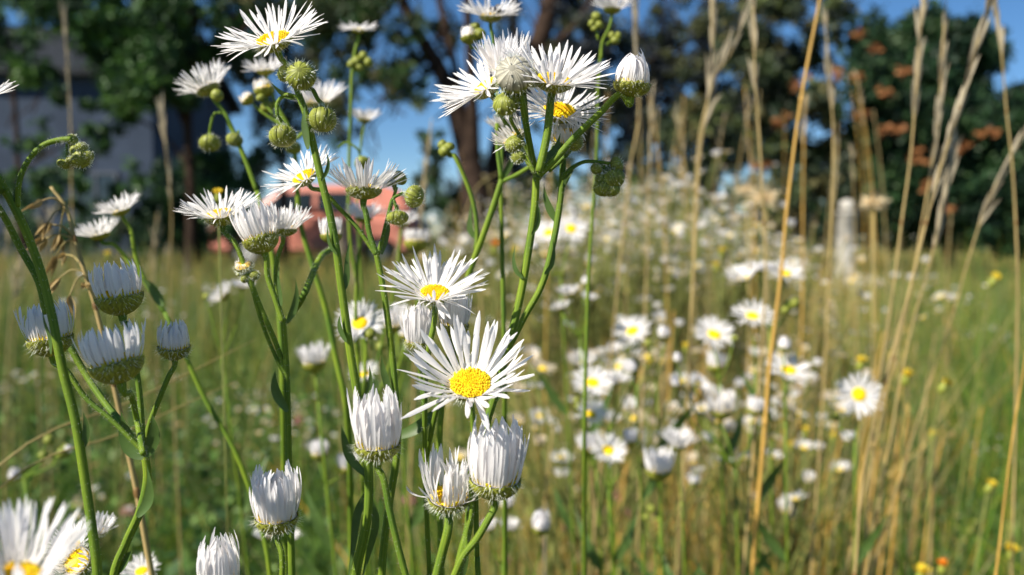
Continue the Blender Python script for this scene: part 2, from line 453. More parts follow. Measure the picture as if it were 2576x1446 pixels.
def tanmask(x, y):          # how dry the meadow is at a place (the dry drift stands to the centre right)
    px = x / y * F + 1288
    return np.clip(np.exp(-((px - 1680) / 430.0) ** 2) * .75 + .06 + np.clip((y - 5) / 10, 0, .3), 0, .85)
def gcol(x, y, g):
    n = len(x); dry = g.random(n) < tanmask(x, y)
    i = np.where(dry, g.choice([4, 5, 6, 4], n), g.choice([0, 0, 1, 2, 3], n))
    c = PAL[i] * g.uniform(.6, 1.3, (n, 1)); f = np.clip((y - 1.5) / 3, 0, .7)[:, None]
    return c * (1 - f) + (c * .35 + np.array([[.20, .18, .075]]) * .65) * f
hn = lambda x, y, g: g.gamma(5, .032, len(x)).clip(.05, .42) * np.where(x / y < -.15, .75, 1.05)
hf = lambda x, y, g: g.gamma(5, .05, len(x)).clip(.08, .55)
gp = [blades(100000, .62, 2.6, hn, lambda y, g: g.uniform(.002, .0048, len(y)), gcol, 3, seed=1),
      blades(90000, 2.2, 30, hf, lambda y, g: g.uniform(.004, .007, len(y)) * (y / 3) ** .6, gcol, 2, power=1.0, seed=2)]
def scol(x, y, g):
    c = np.array([[.62, .48, .22], [.55, .45, .24], [.60, .38, .10], [.36, .38, .12], [.09, .17, .03]])
    px = x / y * F + 1288; dry = np.clip(1.15 - np.abs(px - 1720) / 750, .12, 1)
    i = np.where(g.random(len(x)) < dry, g.choice([0, 1, 2, 3], len(x)), 4)
    return c[i] * g.uniform(.7, 1.2, (len(x), 1))
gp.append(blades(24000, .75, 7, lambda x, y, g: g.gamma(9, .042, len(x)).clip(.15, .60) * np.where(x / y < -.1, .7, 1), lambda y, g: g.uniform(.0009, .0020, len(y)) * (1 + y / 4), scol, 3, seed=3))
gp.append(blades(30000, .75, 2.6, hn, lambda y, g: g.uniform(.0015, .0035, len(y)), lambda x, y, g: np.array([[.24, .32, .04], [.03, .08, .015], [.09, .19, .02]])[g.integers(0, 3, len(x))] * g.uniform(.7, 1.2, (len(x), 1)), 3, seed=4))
kind(link('grass', arr_mesh('grass', *join(gp)[:2], [M['grass']], tint=join(gp)[2])), 'stuff', 'green and straw coloured meadow grass')

# low leafy ground cover
def cards(n, cen, size, colfun, g, asp=.6):
    """n small kite-shaped leaves at cen (n,3)"""
    a = g.normal(size=(n, 3)); a /= np.linalg.norm(a, axis=1)[:, None]
    b = g.normal(size=(n, 3)); b -= a * (a * b).sum(1)[:, None]; b /= np.linalg.norm(b, axis=1)[:, None]
    s = size[:, None]
    V = np.stack([cen - a * s, cen + b * s * asp - a * s * .1, cen + a * s, cen - b * s * asp - a * s * .1], 1).reshape(-1, 3)
    return V, np.arange(4 * n).reshape(-1, 4), np.repeat(colfun, 4, 0)
g = np.random.default_rng(9); n = 90000
y = .7 * (4.5 / .7) ** g.random(n); x = g.uniform(-1, 1, n) * (.8 * y + .2); z = g.gamma(3, .03, n).clip(0, .24)
cc = np.array([[.10, .20, .04], [.18, .28, .07], [.06, .13, .05], [.38, .38, .2], [.42, .27, .10]])[g.choice(5, n, p=[.36, .3, .2, .09, .05])] * g.uniform(.7, 1.3, (n, 1))
v, f, t = cards(n, np.stack([x, y, z], 1), g.uniform(.003, .009, n), cc, g)
g2 = np.random.default_rng(21); n = 26000
y = .85 * (2.6 / .85) ** g2.random(n); x = g2.uniform(-1, 1, n) * (.8 * y + .2); x = np.where(g2.random(n) < .65, -np.abs(x), x); z = g2.gamma(3, .035, n).clip(0, .2)
cc2 = np.array([[.05, .12, .03], [.10, .20, .04], [.16, .27, .06], [.035, .08, .03]])[g2.choice(4, n)] * g2.uniform(.7, 1.3, (n, 1))
v2, f2, t2 = cards(n, np.stack([x, y, z], 1), g2.uniform(.007, .017, n), cc2, g2)
v, f, t = join([(v, f, t), (v2, f2, t2)])
kind(link('ground_cover', arr_mesh('ground_cover', v, f, [M['grass']], tint=t)), 'stuff', 'low broad leaved weeds between the grass')

# ------------------------------------------------------------------ trees
def crown_cloud(blobs, dist, per, leafsize, cols, g, thick=.8, clump=.35):
    """blobs: (x, y, r) in picture units at distance dist -> leaf clouds in real space"""
    C_, S_, K_ = [], [], []
    for (bx, by, br, *den) in blobs:
        c = P(bx, by, dist + g.uniform(-.6, .6)); R = br / F * dist
        k = int(per * (den[0] if den else 1) * (br / 60) ** 2)
        if k < 4: continue
        nc = max(3, k // 45)
        dirs = g.normal(size=(nc, 3)); dirs /= np.linalg.norm(dirs, axis=1)[:, None]
        cen = np.array(c) + dirs * (g.random((nc, 1)) ** .45) * R * np.array([1, thick, .9])
        idx = g.integers(0, nc, k)
        pts = cen[idx] + g.normal(size=(k, 3)) * R * clump * .6
        C_.append(pts); S_.append(g.uniform(.6, 1.3, k) * leafsize)
        base = np.array(cols)[g.integers(0, len(cols), nc)][idx]
        K_.append(base * g.uniform(.7, 1.35, (k, 1)))
    return np.vstack(C_), np.concatenate(S_), np.vstack(K_)
def tree(label, dist, limbs, blobs, per, leafsize, cols, seed, name='tree', extra=None, group=None, bark=None):
    """limbs: list of [(x,y,r), ...] polylines in picture units at dist; first starts at the ground"""
    g = np.random.default_rng(seed); rng = random.Random(seed)
    x0, y0, r0 = limbs[0][0]
    base = P(x0, y0, dist); base = Vector((base.x, base.y, 0))
    root = thing(name, label, 'tree', base, group)
    mb = MB(); rng = random.Random(seed)
    for li, lm in enumerate(limbs):
        dz = rng.uniform(-.8, .8) if li else 0
        q = []
        for i, (x, y_, r) in enumerate(lm):
            k = i / max(1, len(lm) - 1)
            p = P(x, y_, dist + dz * k); q.append((p - base, r / F * dist))
        if li == 0: q = [(Vector((0, 0, -.05)), q[0][1] * 1.25)] + q[1:]
        tube(mb, q, sides=8, ridge=.05, n=5, tints=((1, 1, 1), (.75, .75, .75)))
    link('trunk', mb.mesh('trunk', [bark or M['bark']]), root)
    c, s, k = crown_cloud(blobs, dist, per, leafsize, cols, g)
    v, f, t = cards(len(c), c - np.array(base), s, k, g)
    cr = link('crown', arr_mesh('crown', v, f, [M['crown']], tint=t), root)
    if extra:
        mbx = MB()
        for (x, y_, r) in extra:
            r *= .5
            p = P(x, y_, dist - 1.1) - base
            for _ in range(4):
                o = p + Vector((rng.gauss(0, 1), rng.gauss(0, 1), rng.gauss(0, .8))) * r / F * dist * 1.1
                for k2 in range(5):
                    d = Vector((rng.gauss(0, 1), rng.gauss(0, 1), rng.gauss(0, 1))).normalized() * .07; e = d.orthogonal() * .45
                    mbx.add([o, o + d * .6 + e, o + d * 1.2, o + d * .6 - e], [(0, 1, 2, 3)])
            c_ = link('blossom_cluster', mbx.mesh('blossom_cluster', [M['blossom']]), cr); mbx = MB()
    return root
M['blossom'] = mat('orange_blossom', (0.26, 0.11, 0.04), .6, .25, .2)
DK = [(.035, .085, .03), (.055, .125, .035), (.03, .065, .035)]
MG = [(.05, .13, .025), (.08, .17, .03), (.035, .08, .025)]
OL = [(.10, .13, .04), (.07, .10, .04), (.14, .13, .05), (.05, .07, .04)]
RG = random.Random(3)
def scatter(x0, x1, y0, y1, n, r0, r1, den=1.0):
    return [(RG.uniform(x0, x1), RG.uniform(y0, y1), RG.uniform(r0, r1), den) for _ in range(n)]
def twigs(x0, x1, y0, y1, n, r=2.2, ln=160, slope=(-.5, .5)):
    out = []
    for _ in range(n):
        x = RG.uniform(x0, x1); y = RG.uniform(y0, y1); a = math.pi / 2 + RG.uniform(*slope); l = RG.uniform(.4, 1) * ln
        out.append([(x, y, r), (x + math.cos(a) * l * .5 + RG.uniform(-12, 12), y - math.sin(a) * l * .5, r * .8), (x + math.cos(a) * l + RG.uniform(-25, 25), y - math.sin(a) * l, r * .4)])
    return out
# leafy tree in front of the house
tree('dense green tree whose leaves hang before the grey house', 12,
     [[(478, 640, 13), (480, 480, 12), (472, 300, 11), (480, 120, 9), (470, -120, 7)], [(474, 330, 8), (420, 220, 6), (330, 120, 4), (230, 20, 3)], [(478, 250, 7), (560, 150, 5), (640, 40, 4)],
      [(476, 420, 6), (400, 330, 4), (300, 280, 3)]] + twigs(300, 620, 20, 300, 14, 2, 140, (-1, 1)),
     scatter(250, 440, 60, 290, 15, 45, 75) + scatter(380, 640, 90, 250, 9, 35, 60) + scatter(0, 640, -90, 40, 12, 50, 90, .7) + [(62, 190, 38), (200, 410, 40), (240, 350, 40), (170, 470, 36), (310, 290, 45), (330, 230, 50)] + scatter(20, 400, 140, 560, 14, 28, 42, .55) + [(390, 90, 40)] + scatter(380, 480, 20, 260, 6, 40, 60, 1.2),
     1000, .05, MG + DK, 11)
tree('small dark tree hiding the foot of the house wall', 14,
     [[(60, 640, 8), (50, 500, 7), (40, 300, 6), (20, 100, 5)], [(50, 430, 5), (130, 380, 4), (200, 330, 3)]] + twigs(0, 260, 200, 480, 8, 2, 120, (-1, 1)),
     scatter(-60, 60, -60, 120, 7, 45, 70) + [(50, 175, 38), (100, 300, 26, .5), (10, 470, 45), (330, 470, 35, .5), (70, 520, 35), (250, 500, 30, .5), (30, 350, 30, .6)], 700, .05, DK + MG, 12)
tree('dark bush filling the gap between house and car', 13,
     [[(500, 630, 8), (505, 520, 6), (520, 420, 4)]],
     [(500, 430, 55), (560, 420, 55), (450, 480, 50), (620, 460, 45), (540, 500, 60), (430, 560, 55), (480, 580, 60), (590, 560, 55), (400, 530, 40), (640, 400, 35)], 1300, .045, DK + [(.05, .12, .03)], 13, name='bush')
# open trees with the sky behind
tree('dark leaning tree with a forked trunk and thin leaves', 11,
     [[(1205, 640, 44), (1195, 480, 36), (1160, 330, 26), (1120, 200, 22), (1050, 80, 17), (985, -60, 14)],
      [(1190, 420, 22), (1188, 250, 15), (1180, 100, 12), (1172, -60, 10)], [(1165, 300, 14), (1140, 150, 10), (1105, 0, 9), (1095, -60, 8)]] + twigs(820, 1250, 20, 330, 46, 3.0, 150, (-1.1, .7)),
     scatter(760, 1130, 20, 200, 26, 30, 58, .8) + scatter(780, 1090, 180, 270, 14, 25, 45, .5) + scatter(600, 1000, -60, 40, 9, 50, 70, .9), 900, .035, OL + DK, 14)
tree('tall brown tree leaning away with bare limbs', 11.6,
     [[(1250, 640, 34), (1245, 470, 30), (1265, 330, 26), (1320, 190, 28), (1365, 80, 26), (1400, -60, 22)], [(1300, 240, 14), (1295, 100, 12), (1290, -60, 10)], [(1340, 150, 10), (1450, 60, 8), (1520, -60, 6)]]
     + twigs(1280, 1800, 60, 420, 60, 3.2, 170, (-1.2, 1.2)),
     scatter(1380, 1950, -60, 330, 84, 30, 62, .8) + scatter(1300, 1850, 230, 480, 34, 30, 55, .8) + scatter(1230, 1340, 0, 300, 12, 20, 40, .5) + scatter(1500, 2000, 60, 420, 22, 30, 55, .8), 900, .035, [(.03, .04, .05), (.045, .065, .035), (.022, .028, .035), (.08, .09, .035)], 15)
tree('grey stemmed tree between the house and the leaning tree', 13,
     [[(720, 640, 10), (712, 420, 9), (720, 200, 8), (700, -60, 7)], [(716, 330, 6), (780, 180, 5), (860, 60, 4)]] + twigs(580, 1020, 60, 400, 46, 2.8, 150, (-1, 1)),
     scatter(560, 800, 20, 200, 18, 30, 55, .9) + scatter(640, 880, 200, 440, 18, 30, 48, .75), 900, .035, [(.05, .07, .06), (.04, .09, .03), (.09, .10, .06)], 16)
tree('olive shrub with bright green sprays behind the dry grass', 10,
     [[(1960, 640, 10), (1950, 450, 8), (1930, 280, 6), (1940, 100, 4)], [(1950, 400, 5), (2030, 280, 4), (2080, 160, 3)]] + twigs(1700, 2150, 200, 500, 20, 2, 120, (-1, 1)),
     scatter(1900, 2110, 130, 330, 14, 40, 62, .8) + scatter(1700, 1950, 260, 520, 16, 35, 60, .75) + scatter(1950, 2120, 330, 600, 10, 40, 60, 1.1) + scatter(1850, 2120, -60, 160, 16, 35, 60, .7), 800, .04,
     OL + [(.03, .05, .025), (.02, .03, .02)], 17, extra=[(1960, 300, 14), (2010, 210, 14), (1910, 420, 12)])
tree('big dark evergreen dotted with orange blossom', 10,
     [[(2390, 640, 14), (2380, 450, 12), (2370, 250, 9), (2360, 120, 6)], [(2380, 380, 6), (2480, 280, 5), (2540, 240, 3)], [(2376, 350, 6), (2250, 260, 5), (2180, 220, 3)]],
     scatter(2190, 2480, 110, 330, 18, 60, 80) + scatter(2280, 2440, 50, 120, 6, 40, 55) + scatter(2130, 2620, 280, 560, 30, 60, 90, 1.2) + scatter(2500, 2640, 190, 350, 6, 50, 60) + scatter(2120, 2620, 540, 610, 12, 40, 60), 1250, .045,
     [(.018, .05, .022), (.028, .072, .024), (.014, .035, .018), (.045, .09, .03)], 18,
     extra=[(2105, 185, 18), (2160, 80, 14), (2150, 190, 16), (2225, 230, 18), (2215, 330, 16), (2255, 325, 14), (2270, 180, 16), (2165, 290, 14), (2490, 330, 18), (2300, 405, 18), (2330, 470, 12), (2390, 530, 14), (2200, 125, 14), (2420, 370, 12)])
tree('low hedge row closing the meadow', 16,
     [[(1500, 630, 8), (1500, 560, 6), (1510, 500, 4)]],
     scatter(1050, 2120, 470, 600, 60, 35, 55, 1.2) + scatter(1180, 2000, 400, 500, 22, 28, 45, .8) + scatter(1040, 1120, 330, 560, 7, 30, 45) + scatter(-60, 420, 560, 620, 14, 35, 55), 700, .05, DK + [(.05, .06, .03)], 19, name='hedge')
del RG

# ------------------------------------------------------------------ house
def box(mb, x0, x1, y0, y1, z0, z1, mi=0):
    mb.add([(x, y, z) for z in (z0, z1) for y in (y0, y1) for x in (x0, x1)],
           [(0, 2, 3, 1), (4, 5, 7, 6), (0, 1, 5, 4), (2, 6, 7, 3), (0, 4, 6, 2), (1, 3, 7, 5)], mi)
M['wall'] = mat('slate_render', (0.052, 0.07, 0.105), .9, 0, .1, var=.25, scale=1.2)
M['roof'] = mat('dark_roof_tile', (0.02, 0.024, 0.03), .8, 0, .2, var=.4, scale=6)
M['frame'] = mat('grey_window_frame', (0.08, 0.09, 0.11), .5)
M['glass'] = mat('dark_glass', (0.02, 0.03, 0.04), .05, 0, .6)
hy = 22.0; hl = P(-500, 600, hy).x; hr = P(392, 600, hy).x
house = thing('house', 'slate grey house half hidden by green branches', 'house', ((hl + hr) / 2, hy + 3, 0))
L0 = house.location
mb = MB(); box(mb, hl - L0.x, hr - L0.x, -3, 3, 0, 5.2); link('wall', mb.mesh('wall', [M['wall']], False), house)
mb = MB(); e = .35
x0, x1 = hl - L0.x - e, hr - L0.x + e
vs = [(x0, -3.4, 5.1), (x1, -3.4, 4.9), (x1, 3.4, 4.9), (x0, 3.4, 5.1), (x0, 0, 7.1), (x1, 0, 6.6), (x0, -3.4, 5.28), (x1, -3.4, 5.08), (x1, 3.4, 5.08), (x0, 3.4, 5.28), (x0, 0, 7.3), (x1, 0, 6.8)]
mb.add(vs, [(6, 7, 11, 10), (8, 9, 10, 11), (0, 4, 5, 1), (2, 5, 4, 3), (0, 1, 7, 6), (2, 3, 9, 8), (0, 6, 10, 4), (4, 10, 9, 3), (1, 5, 11, 7), (5, 2, 8, 11)])
link('roof', mb.mesh('roof', [M['roof']], False), house)
for wx in (-7.5, -4.2, 1.2, 3.3):
    mb = MB()
    for a, b, c_, d_ in ((wx - .6, wx - .52, 1, 2.4), (wx + .52, wx + .6, 1, 2.4), (wx - .52, wx + .52, 1, 1.08), (wx - .52, wx + .52, 2.32, 2.4), (wx - .03, wx + .03, 1.08, 2.32)): box(mb, a, b, -3.07, -2.99, c_, d_)
    wf = link('window', mb.mesh('window', [M['frame']], False), house)
    mb = MB(); box(mb, wx - .52, wx + .52, -3.03, -3.005, 1.08, 2.32); link('pane', mb.mesh('pane', [M['glass']], False), wf)

# ------------------------------------------------------------------ parked car, side on, half sunk behind the meadow
M['red'] = mat('faded_red_paint', (0.60, 0.22, 0.16), .35, 0, .5, var=.12, scale=1.5)
M['tyre'] = mat('tyre_rubber', (0.02, 0.02, 0.02), .9)
M['rim'] = mat('steel_rim', (0.4, 0.4, 0.4), .4)
cy = 16.0; px2x = lambda px: P(px, 600, cy).x
cxm = px2x(815)
car = thing('parked_car', 'faded red hatchback parked beyond the meadow', 'car', (cxm, cy, 0))
def prof_solid(mb, prof, w0, w1, mi=0):
    n = len(prof); vs = [(x, -w, z) for (x, z), w in zip(prof, w0)] + [(x, w, z) for (x, z), w in zip(prof, w0)]
    fs = [tuple(range(n)), tuple(range(2 * n - 1, n - 1, -1))] + [(i, i + n, (i + 1) % n + n, (i + 1) % n) for i in range(n)]
    mb.add(vs, fs, mi)
body = [(-2.0, .35), (-2.02, .7), (-1.95, .95), (-1.2, 1.06), (1.5, 1.08), (1.95, 1.02), (2.02, .7), (2.0, .35), (1.75, .28), (-1.75, .28)]
mb = MB(); prof_solid(mb, body, [.78, .84, .80, .78, .78, .78, .84, .78, .75, .75], None); bd = link('body', mb.mesh('body', [M['red']], False), car)
bm_ = bd.modifiers.new('bevel', 'BEVEL'); bm_.width = .13; bm_.segments = 3
cab = [(-1.3, 1.05), (-.75, 1.52), (-.4, 1.62), (1.2, 1.64), (1.65, 1.5), (1.9, 1.05)]
mb = MB(); prof_solid(mb, cab, [.76, .62, .6, .6, .62, .76], None); cb = link('cabin', mb.mesh('cabin', [M['red']], False), car)
bm_ = cb.modifiers.new('bevel', 'BEVEL'); bm_.width = .11; bm_.segments = 3
for wpts in ([(-1.02, 1.12), (-.66, 1.44), (-.05, 1.48), (-.05, 1.12)], [(.05, 1.12), (.05, 1.48), (.7, 1.48), (.7, 1.12)]):
    mb = MB()
    yy = lambda z: -.765 + (z - 1.05) / .57 * .155 - .012
    a = [(x, yy(z), z) for x, z in wpts]; b2 = [(x, yy(z) + .03, z) for x, z in wpts]
    mb.add(a + b2, [(0, 1, 2, 3), (7, 6, 5, 4)] + [(i, i + 4, (i + 1) % 4 + 4, (i + 1) % 4) for i in range(4)])
    link('window', mb.mesh('window', [M['glass']], False), car)
for wx in (-1.28, 1.25):
    for sy in (-.74, .74):
        def wheelmb(r, w):
            mb = MB(); S = 24; vs = [(wx + r * math.cos(6.2832 * k / S), sy + s_ * w, .32 + r * math.sin(6.2832 * k / S)) for s_ in (-1, 1) for k in range(S)]
            mb.add(vs, [(k, (k + 1) % S, S + (k + 1) % S, S + k) for k in range(S)] + [tuple(range(S)), tuple(range(2 * S - 1, S - 1, -1))]); return mb
        w_ = link('wheel', wheelmb(.32, .11).mesh('wheel', [M['tyre']], False), car); link('rim', wheelmb(.19, .118).mesh('rim', [M['rim']], False), w_)
for sy in (-.6, .6):
    mb = MB(); box(mb, -2.045, -1.9, sy - .14, sy + .14, .72, .88); link('headlight', mb.mesh('headlight', [M['rim']], False), car)

# ------------------------------------------------------------------ white stone post and blocks by the dark evergreen
M['stone'] = mat('whitewashed_stone', (0.55, 0.52, 0.46), .85, 0, .2, var=.45, scale=9)
d = 8.5; pb = P(2128, 640, d); post = thing('stone_post', 'whitewashed round topped stone post before the dark evergreen', 'post', (pb.x, pb.y, 0))
def lathe(mb, prof, S=20, o=(0, 0, 0)):
    vs = [(o[0] + r * math.cos(6.28318 * k / S), o[1] + r * math.sin(6.28318 * k / S), o[2] + z) for r, z in prof for k in range(S)]
    fs = [(j * S + k, j * S + (k + 1) % S, (j + 1) * S + (k + 1) % S, (j + 1) * S + k) for j in range(len(prof) - 1) for k in range(S)]
    fs += [tuple(range(S - 1, -1, -1)), tuple((len(prof) - 1) * S + k for k in range(S))]
    mb.add(vs, fs)
mb = MB(); lathe(mb, [(.14, 0), (.14, .04), (.105, .08), (.095, .86), (.11, .87), (.11, .89), (.05, .9)]); link('shaft', mb.mesh('shaft', [M['stone']]), post)
mb = MB(); lathe(mb, [(.03, .895), (.065, .91), (.08, .95), (.065, 1.0), (.02, 1.02)]); link('cap', mb.mesh('cap', [M['stone']]), post)
def rock(label, x, y, dd, sx, sz, seed, m='stone'):
    rng = random.Random(seed); b = P(x, y, dd); mb = MB(); S = 14; prof = []
    vs = []; fs = []
    for j in range(8):
        ph = -1.2 + j / 7 * 2.7
        for k in range(S):
            th = 6.28318 * k / S; q = 1 + rng.uniform(-.09, .09)
            vs.append((sx * max(.05, math.cos(ph)) * math.cos(th) * q, sx * .7 * max(.05, math.cos(ph)) * math.sin(th) * q, max(-.02, b.z + sz * math.sin(ph) * q) if False else (sz * (math.sin(ph) + .93) * q)))
    for j in range(7):
        for k in range(S): fs.append((j * S + k, j * S + (k + 1) % S, (j + 1) * S + (k + 1) % S, (j + 1) * S + k))
    fs += [tuple(range(S - 1, -1, -1)), tuple(7 * S + k for k in range(S))]
    mb.add(vs, fs); o = link('stone', mb.mesh('stone', [M[m]]), None, (b.x, b.y, -.03)); tag(o, label, 'stone', 'pale stones at the meadow edge')
rock('broad white stone at the foot of the white post', 2190, 640, 8.2, .22, .13, 3)
rock('small bright stone beside the golden stalk', 2015, 605, 9.5, .14, .22, 4)

# ================================================================== close fleabane plants
G = 'ground'
# --- plant A: tall stem left of the middle, flower seen from the side at its tip
p = Plant('tall fleabane with a large sunlit flower and three hairy green buds at its tip', ground_under(870, 1500, .13, 0, .02))
d = .128
p.stem([(750, 235, d), (770, 290, d), (803, 430, d), (838, 580, d), (858, 720, d), (880, 880, d), (903, 1020, d), (925, 1160, d), (925, 1290, d), (895, 1446, .13), (880, 1600, .132), p.root.location], 11, r2=16)
p.head('open', 688, 100, d, ax=(-.20, .79, .57), R=132, el=17, n=88, elj=10, wid=.105, rd=44, L=90, spin=0, to=[(722, 165), (752, 240)], sr=9)
p.head('bud', 757, 190, d - .004, ax=(.1, .25, .9), R=37, to=[(752, 215)])
p.head('bud', 716, 184, d, ax=(-.6, .2, .6), R=21, to=[(745, 225)], sr=5)
p.head('bud', 711, 343, d, ax=(.12, -.95, .3), R=33, to=[(698, 290), (700, 255), (722, 238), (750, 245)], sr=6)
p.head('bud', 812, 300, d - .002, ax=(.05, -.95, .25), R=33, flat=1.05, to=[(800, 250), (785, 225), (762, 222)], sr=7)
p.leaf([(752, 248), (715, 238), (678, 205)], 9, d, face=(.2, .5, .8))
p.leaf([(775, 375), (768, 330), (764, 300), (768, 262)], 10, d - .001, face=(-.3, 0, 1))
p.leaf([(808, 455), (822, 430), (826, 405), (820, 380)], 5, d - .001, face=(.4, 0, 1))
p.leaf([(848, 640), (832, 620), (824, 590), (826, 560)], 5, d - .001, face=(-.4, 0, 1))
p.leaf([(905, 1010), (925, 985), (932, 950), (928, 915)], 7, d - .001, face=(.3, 0, 1))
p.leaf([(872, 860), (858, 835), (853, 810), (857, 788)], 7, d - .001, face=(-.3, 0, 1))
p.leaf([(880, 600), (873, 650), (872, 700), (866, 730)][::-1], 8, d, face=(.3, 0, 1))
p.leaf([(928, 1230), (900, 1290), (888, 1380), (872, 1480)], 11, .13, face=(-.2, .1, 1))
p.leaf([(930, 1250), (945, 1310), (925, 1400), (905, 1480)], 10, .132, face=(.4, .1, 1))
p.leaf([(925, 1200), (880, 1150), (865, 1100), (858, 1065)], 11, .128, face=(.2, .1, 1))
p.done()

# --- plant C : junction at 948,640
p = Plant('slim fleabane forking into a tilted flower and a flower seen from below', ground_under(985, 1500, .135, 0, .02))
d = .135
p.stem([(946, 636), (962, 715), (975, 800), (987, 900), (995, 1000), (1000, 1120, d), (975, 1300, d), (960, 1460, d), p.root.location], 9, d, 13)
p.head('open', 765, 445, d, ax=(-.40, .75, .52), R=96, el=20, n=80, to=[(812, 480), (850, 520), (900, 575), (948, 645)], sr=7)
p.head('open', 915, 477, .131, ax=(.02, .99, .02), R=96, el=34, n=88, rd=40, L=72, depth=.6, to=[(919, 530), (930, 590), (948, 640)], sr=9)
p.stem([(948, 645), (960, 610), (972, 560), (985, 515), (998, 470)], 8, d, 5)
p.head('bud', 1006, 447, d, ax=(.6, .5, .2), R=19, to=[(994, 480)], sr=5)
p.head('bud', 978, 455, d, ax=(-.6, .2, .2), R=14, to=[(993, 485)], sr=4)
p.head('bud', 1043, 494, .128, ax=(.9, -.25, .3), R=28, to=[(1010, 487), (988, 500), (978, 540)], sr=5)
p.head('bud', 1000, 548, .128, ax=(.1, -1, .2), R=27, flat=.65, to=[(997, 520), (988, 500), (975, 545)], sr=5)
p.leaf([(960, 640), (972, 600), (978, 570), (975, 535)], 6, d, face=(.5, 0, 1))
p.leaf([(990, 1010), (972, 960), (962, 920), (960, 892)], 9, d - .001, face=(.2, 0, 1))
p.leaf([(995, 1100), (1050, 1075), (1090, 1040), (1125, 1000)], 16, d + .004, face=(0, .5, 1))
p.done()

# --- plant D: two heads left of the tall stem
p = Plant('fleabane with a raised white flower and a grey closed head before the red car', ground_under(730, 1500, .14, 0, .02))
d = .138
p.stem([(712, 800), (720, 920), (724, 1050), (727, 1200), (734, 1446, d), p.root.location], 9, d, 12)
p.head('open', 555, 540, d, ax=(-.05, .92, .36), R=98, el=28, n=88, rd=36, depth=.75, to=[(590, 610), (612, 660), (650, 760), (700, 880), (722, 960)], sr=8)
p.head('open', 712, 575, d + .006, ax=(.06, .98, .12), R=86, el=44, n=84, rd=31, to=[(700, 640), (693, 690), (700, 760), (714, 815)], sr=7)
p.head('cup', 655, 600, d - .014, ax=(-.28, .95, -.02), rd=40, L=84, el=66, n=80, to=[(672, 690), (690, 745), (712, 810)], sr=9)
p.head('wbud', 612, 668, d, ax=(-.1, .8, .6), rd=20, L=16, el=60, n=40, to=[(632, 720), (655, 800), (690, 890), (720, 950)], sr=6)
p.head('bud', 640, 692, d, ax=(.3, .6, .5), R=13, to=[(636, 725)], sr=4)
p.head('bud', 616, 700, d, ax=(-.5, .4, .5), R=12, to=[(632, 722)], sr=4)
p.head('bud', 604, 686, d + .001, ax=(-.7, .3, .4), R=10, to=[(630, 722)], sr=4)
p.head('cup', 833, 590, .165, ax=(0, 1, .1), rd=24, L=44, el=72, hq=False, to=[(812, 640, .16), (790, 680, .15), (765, 740, .142), (722, 808)], sr=9)
p.leaf([(722, 812), (738, 780), (746, 740), (744, 700)], 9, d, face=(.3, 0, 1))
p.leaf([(724, 1035), (698, 995), (690, 960), (694, 925)], 13, d - .002, face=(-.1, 0, 1))
p.leaf([(705, 650), (700, 700), (705, 740), (708, 770)][::-1], 6, d, face=(-.4, 0, 1))
p.leaf([(728, 1180), (742, 1250), (732, 1350), (738, 1446)], 12, d + .002, face=(.5, 0, 1))
p.done()

# --- plant B: behind the tall stem, soft
p = Plant('blurred fleabane tipped by a side view flower with two hanging round buds', ground_under(705, 1500, .20, 0, .02), )
p.near = False; d = .185
p.head('open', 522, 222, d, ax=(-.45, .84, .10), R=78, el=30, hq=True, rd=26, n=84, to=[(565, 285), (600, 360), (628, 430), (646, 480)], sr=8)
p.stem([(646, 480), (672, 570), (690, 680), (705, 820), (712, 1000), (720, 1446, .2), p.root.location], 8, d, 12)
p.head('bud', 546, 240, d - .004, ax=(0, -.3, 1), R=16)
p.head('bud', 528, 360, d, ax=(.1, -1, .2), R=25, to=[(530, 315), (540, 285), (566, 285)], sr=5, hq=True)
p.head('bud', 590, 352, d, ax=(-.2, -.9, .3), R=20, to=[(600, 330), (598, 345)], sr=4, hq=True)
p.done()
p = Plant('blurred fleabane with several heads half hidden behind the tall stem and its buds', ground_under(830, 1500, .21, 0, .03))
p.near = False; d = .20
p.stem([(735, 335), (745, 420), (755, 560), (790, 680), (820, 780), (845, 900), (870, 1020), (885, 1446, .22), p.root.location], 8, d, 12)
p.head('open', 668, 178, d, ax=(-.1, .95, .2), R=58, el=20, to=[(690, 250), (735, 335)], sr=6)
p.head('open', 800, 258, d, ax=(-.05, .96, .25), R=82, el=32, n=84, hq=True, to=[(790, 310), (745, 350)], sr=7)
p.head('wbud', 664, 222, d, ax=(-.2, .9, .2), rd=24, L=26, n=50, to=[(690, 270), (735, 335)], sr=6)
p.head('wbud', 622, 248, d, ax=(-.7, .7, .3), rd=17, L=18, n=50, to=[(665, 285), (733, 335)], sr=5)
p.head('bud', 672, 268, d, ax=(-.3, .6, .5), R=17, to=[(700, 305), (735, 335)], sr=4)
p.head('bud', 738, 372, d, ax=(0, -.9, .3), R=20, to=[(745, 345)], sr=4)
p.head('bud', 655, 245, d - .002, ax=(-.3, .6, .5), R=11, to=[(690, 290)], sr=4)
p.done()
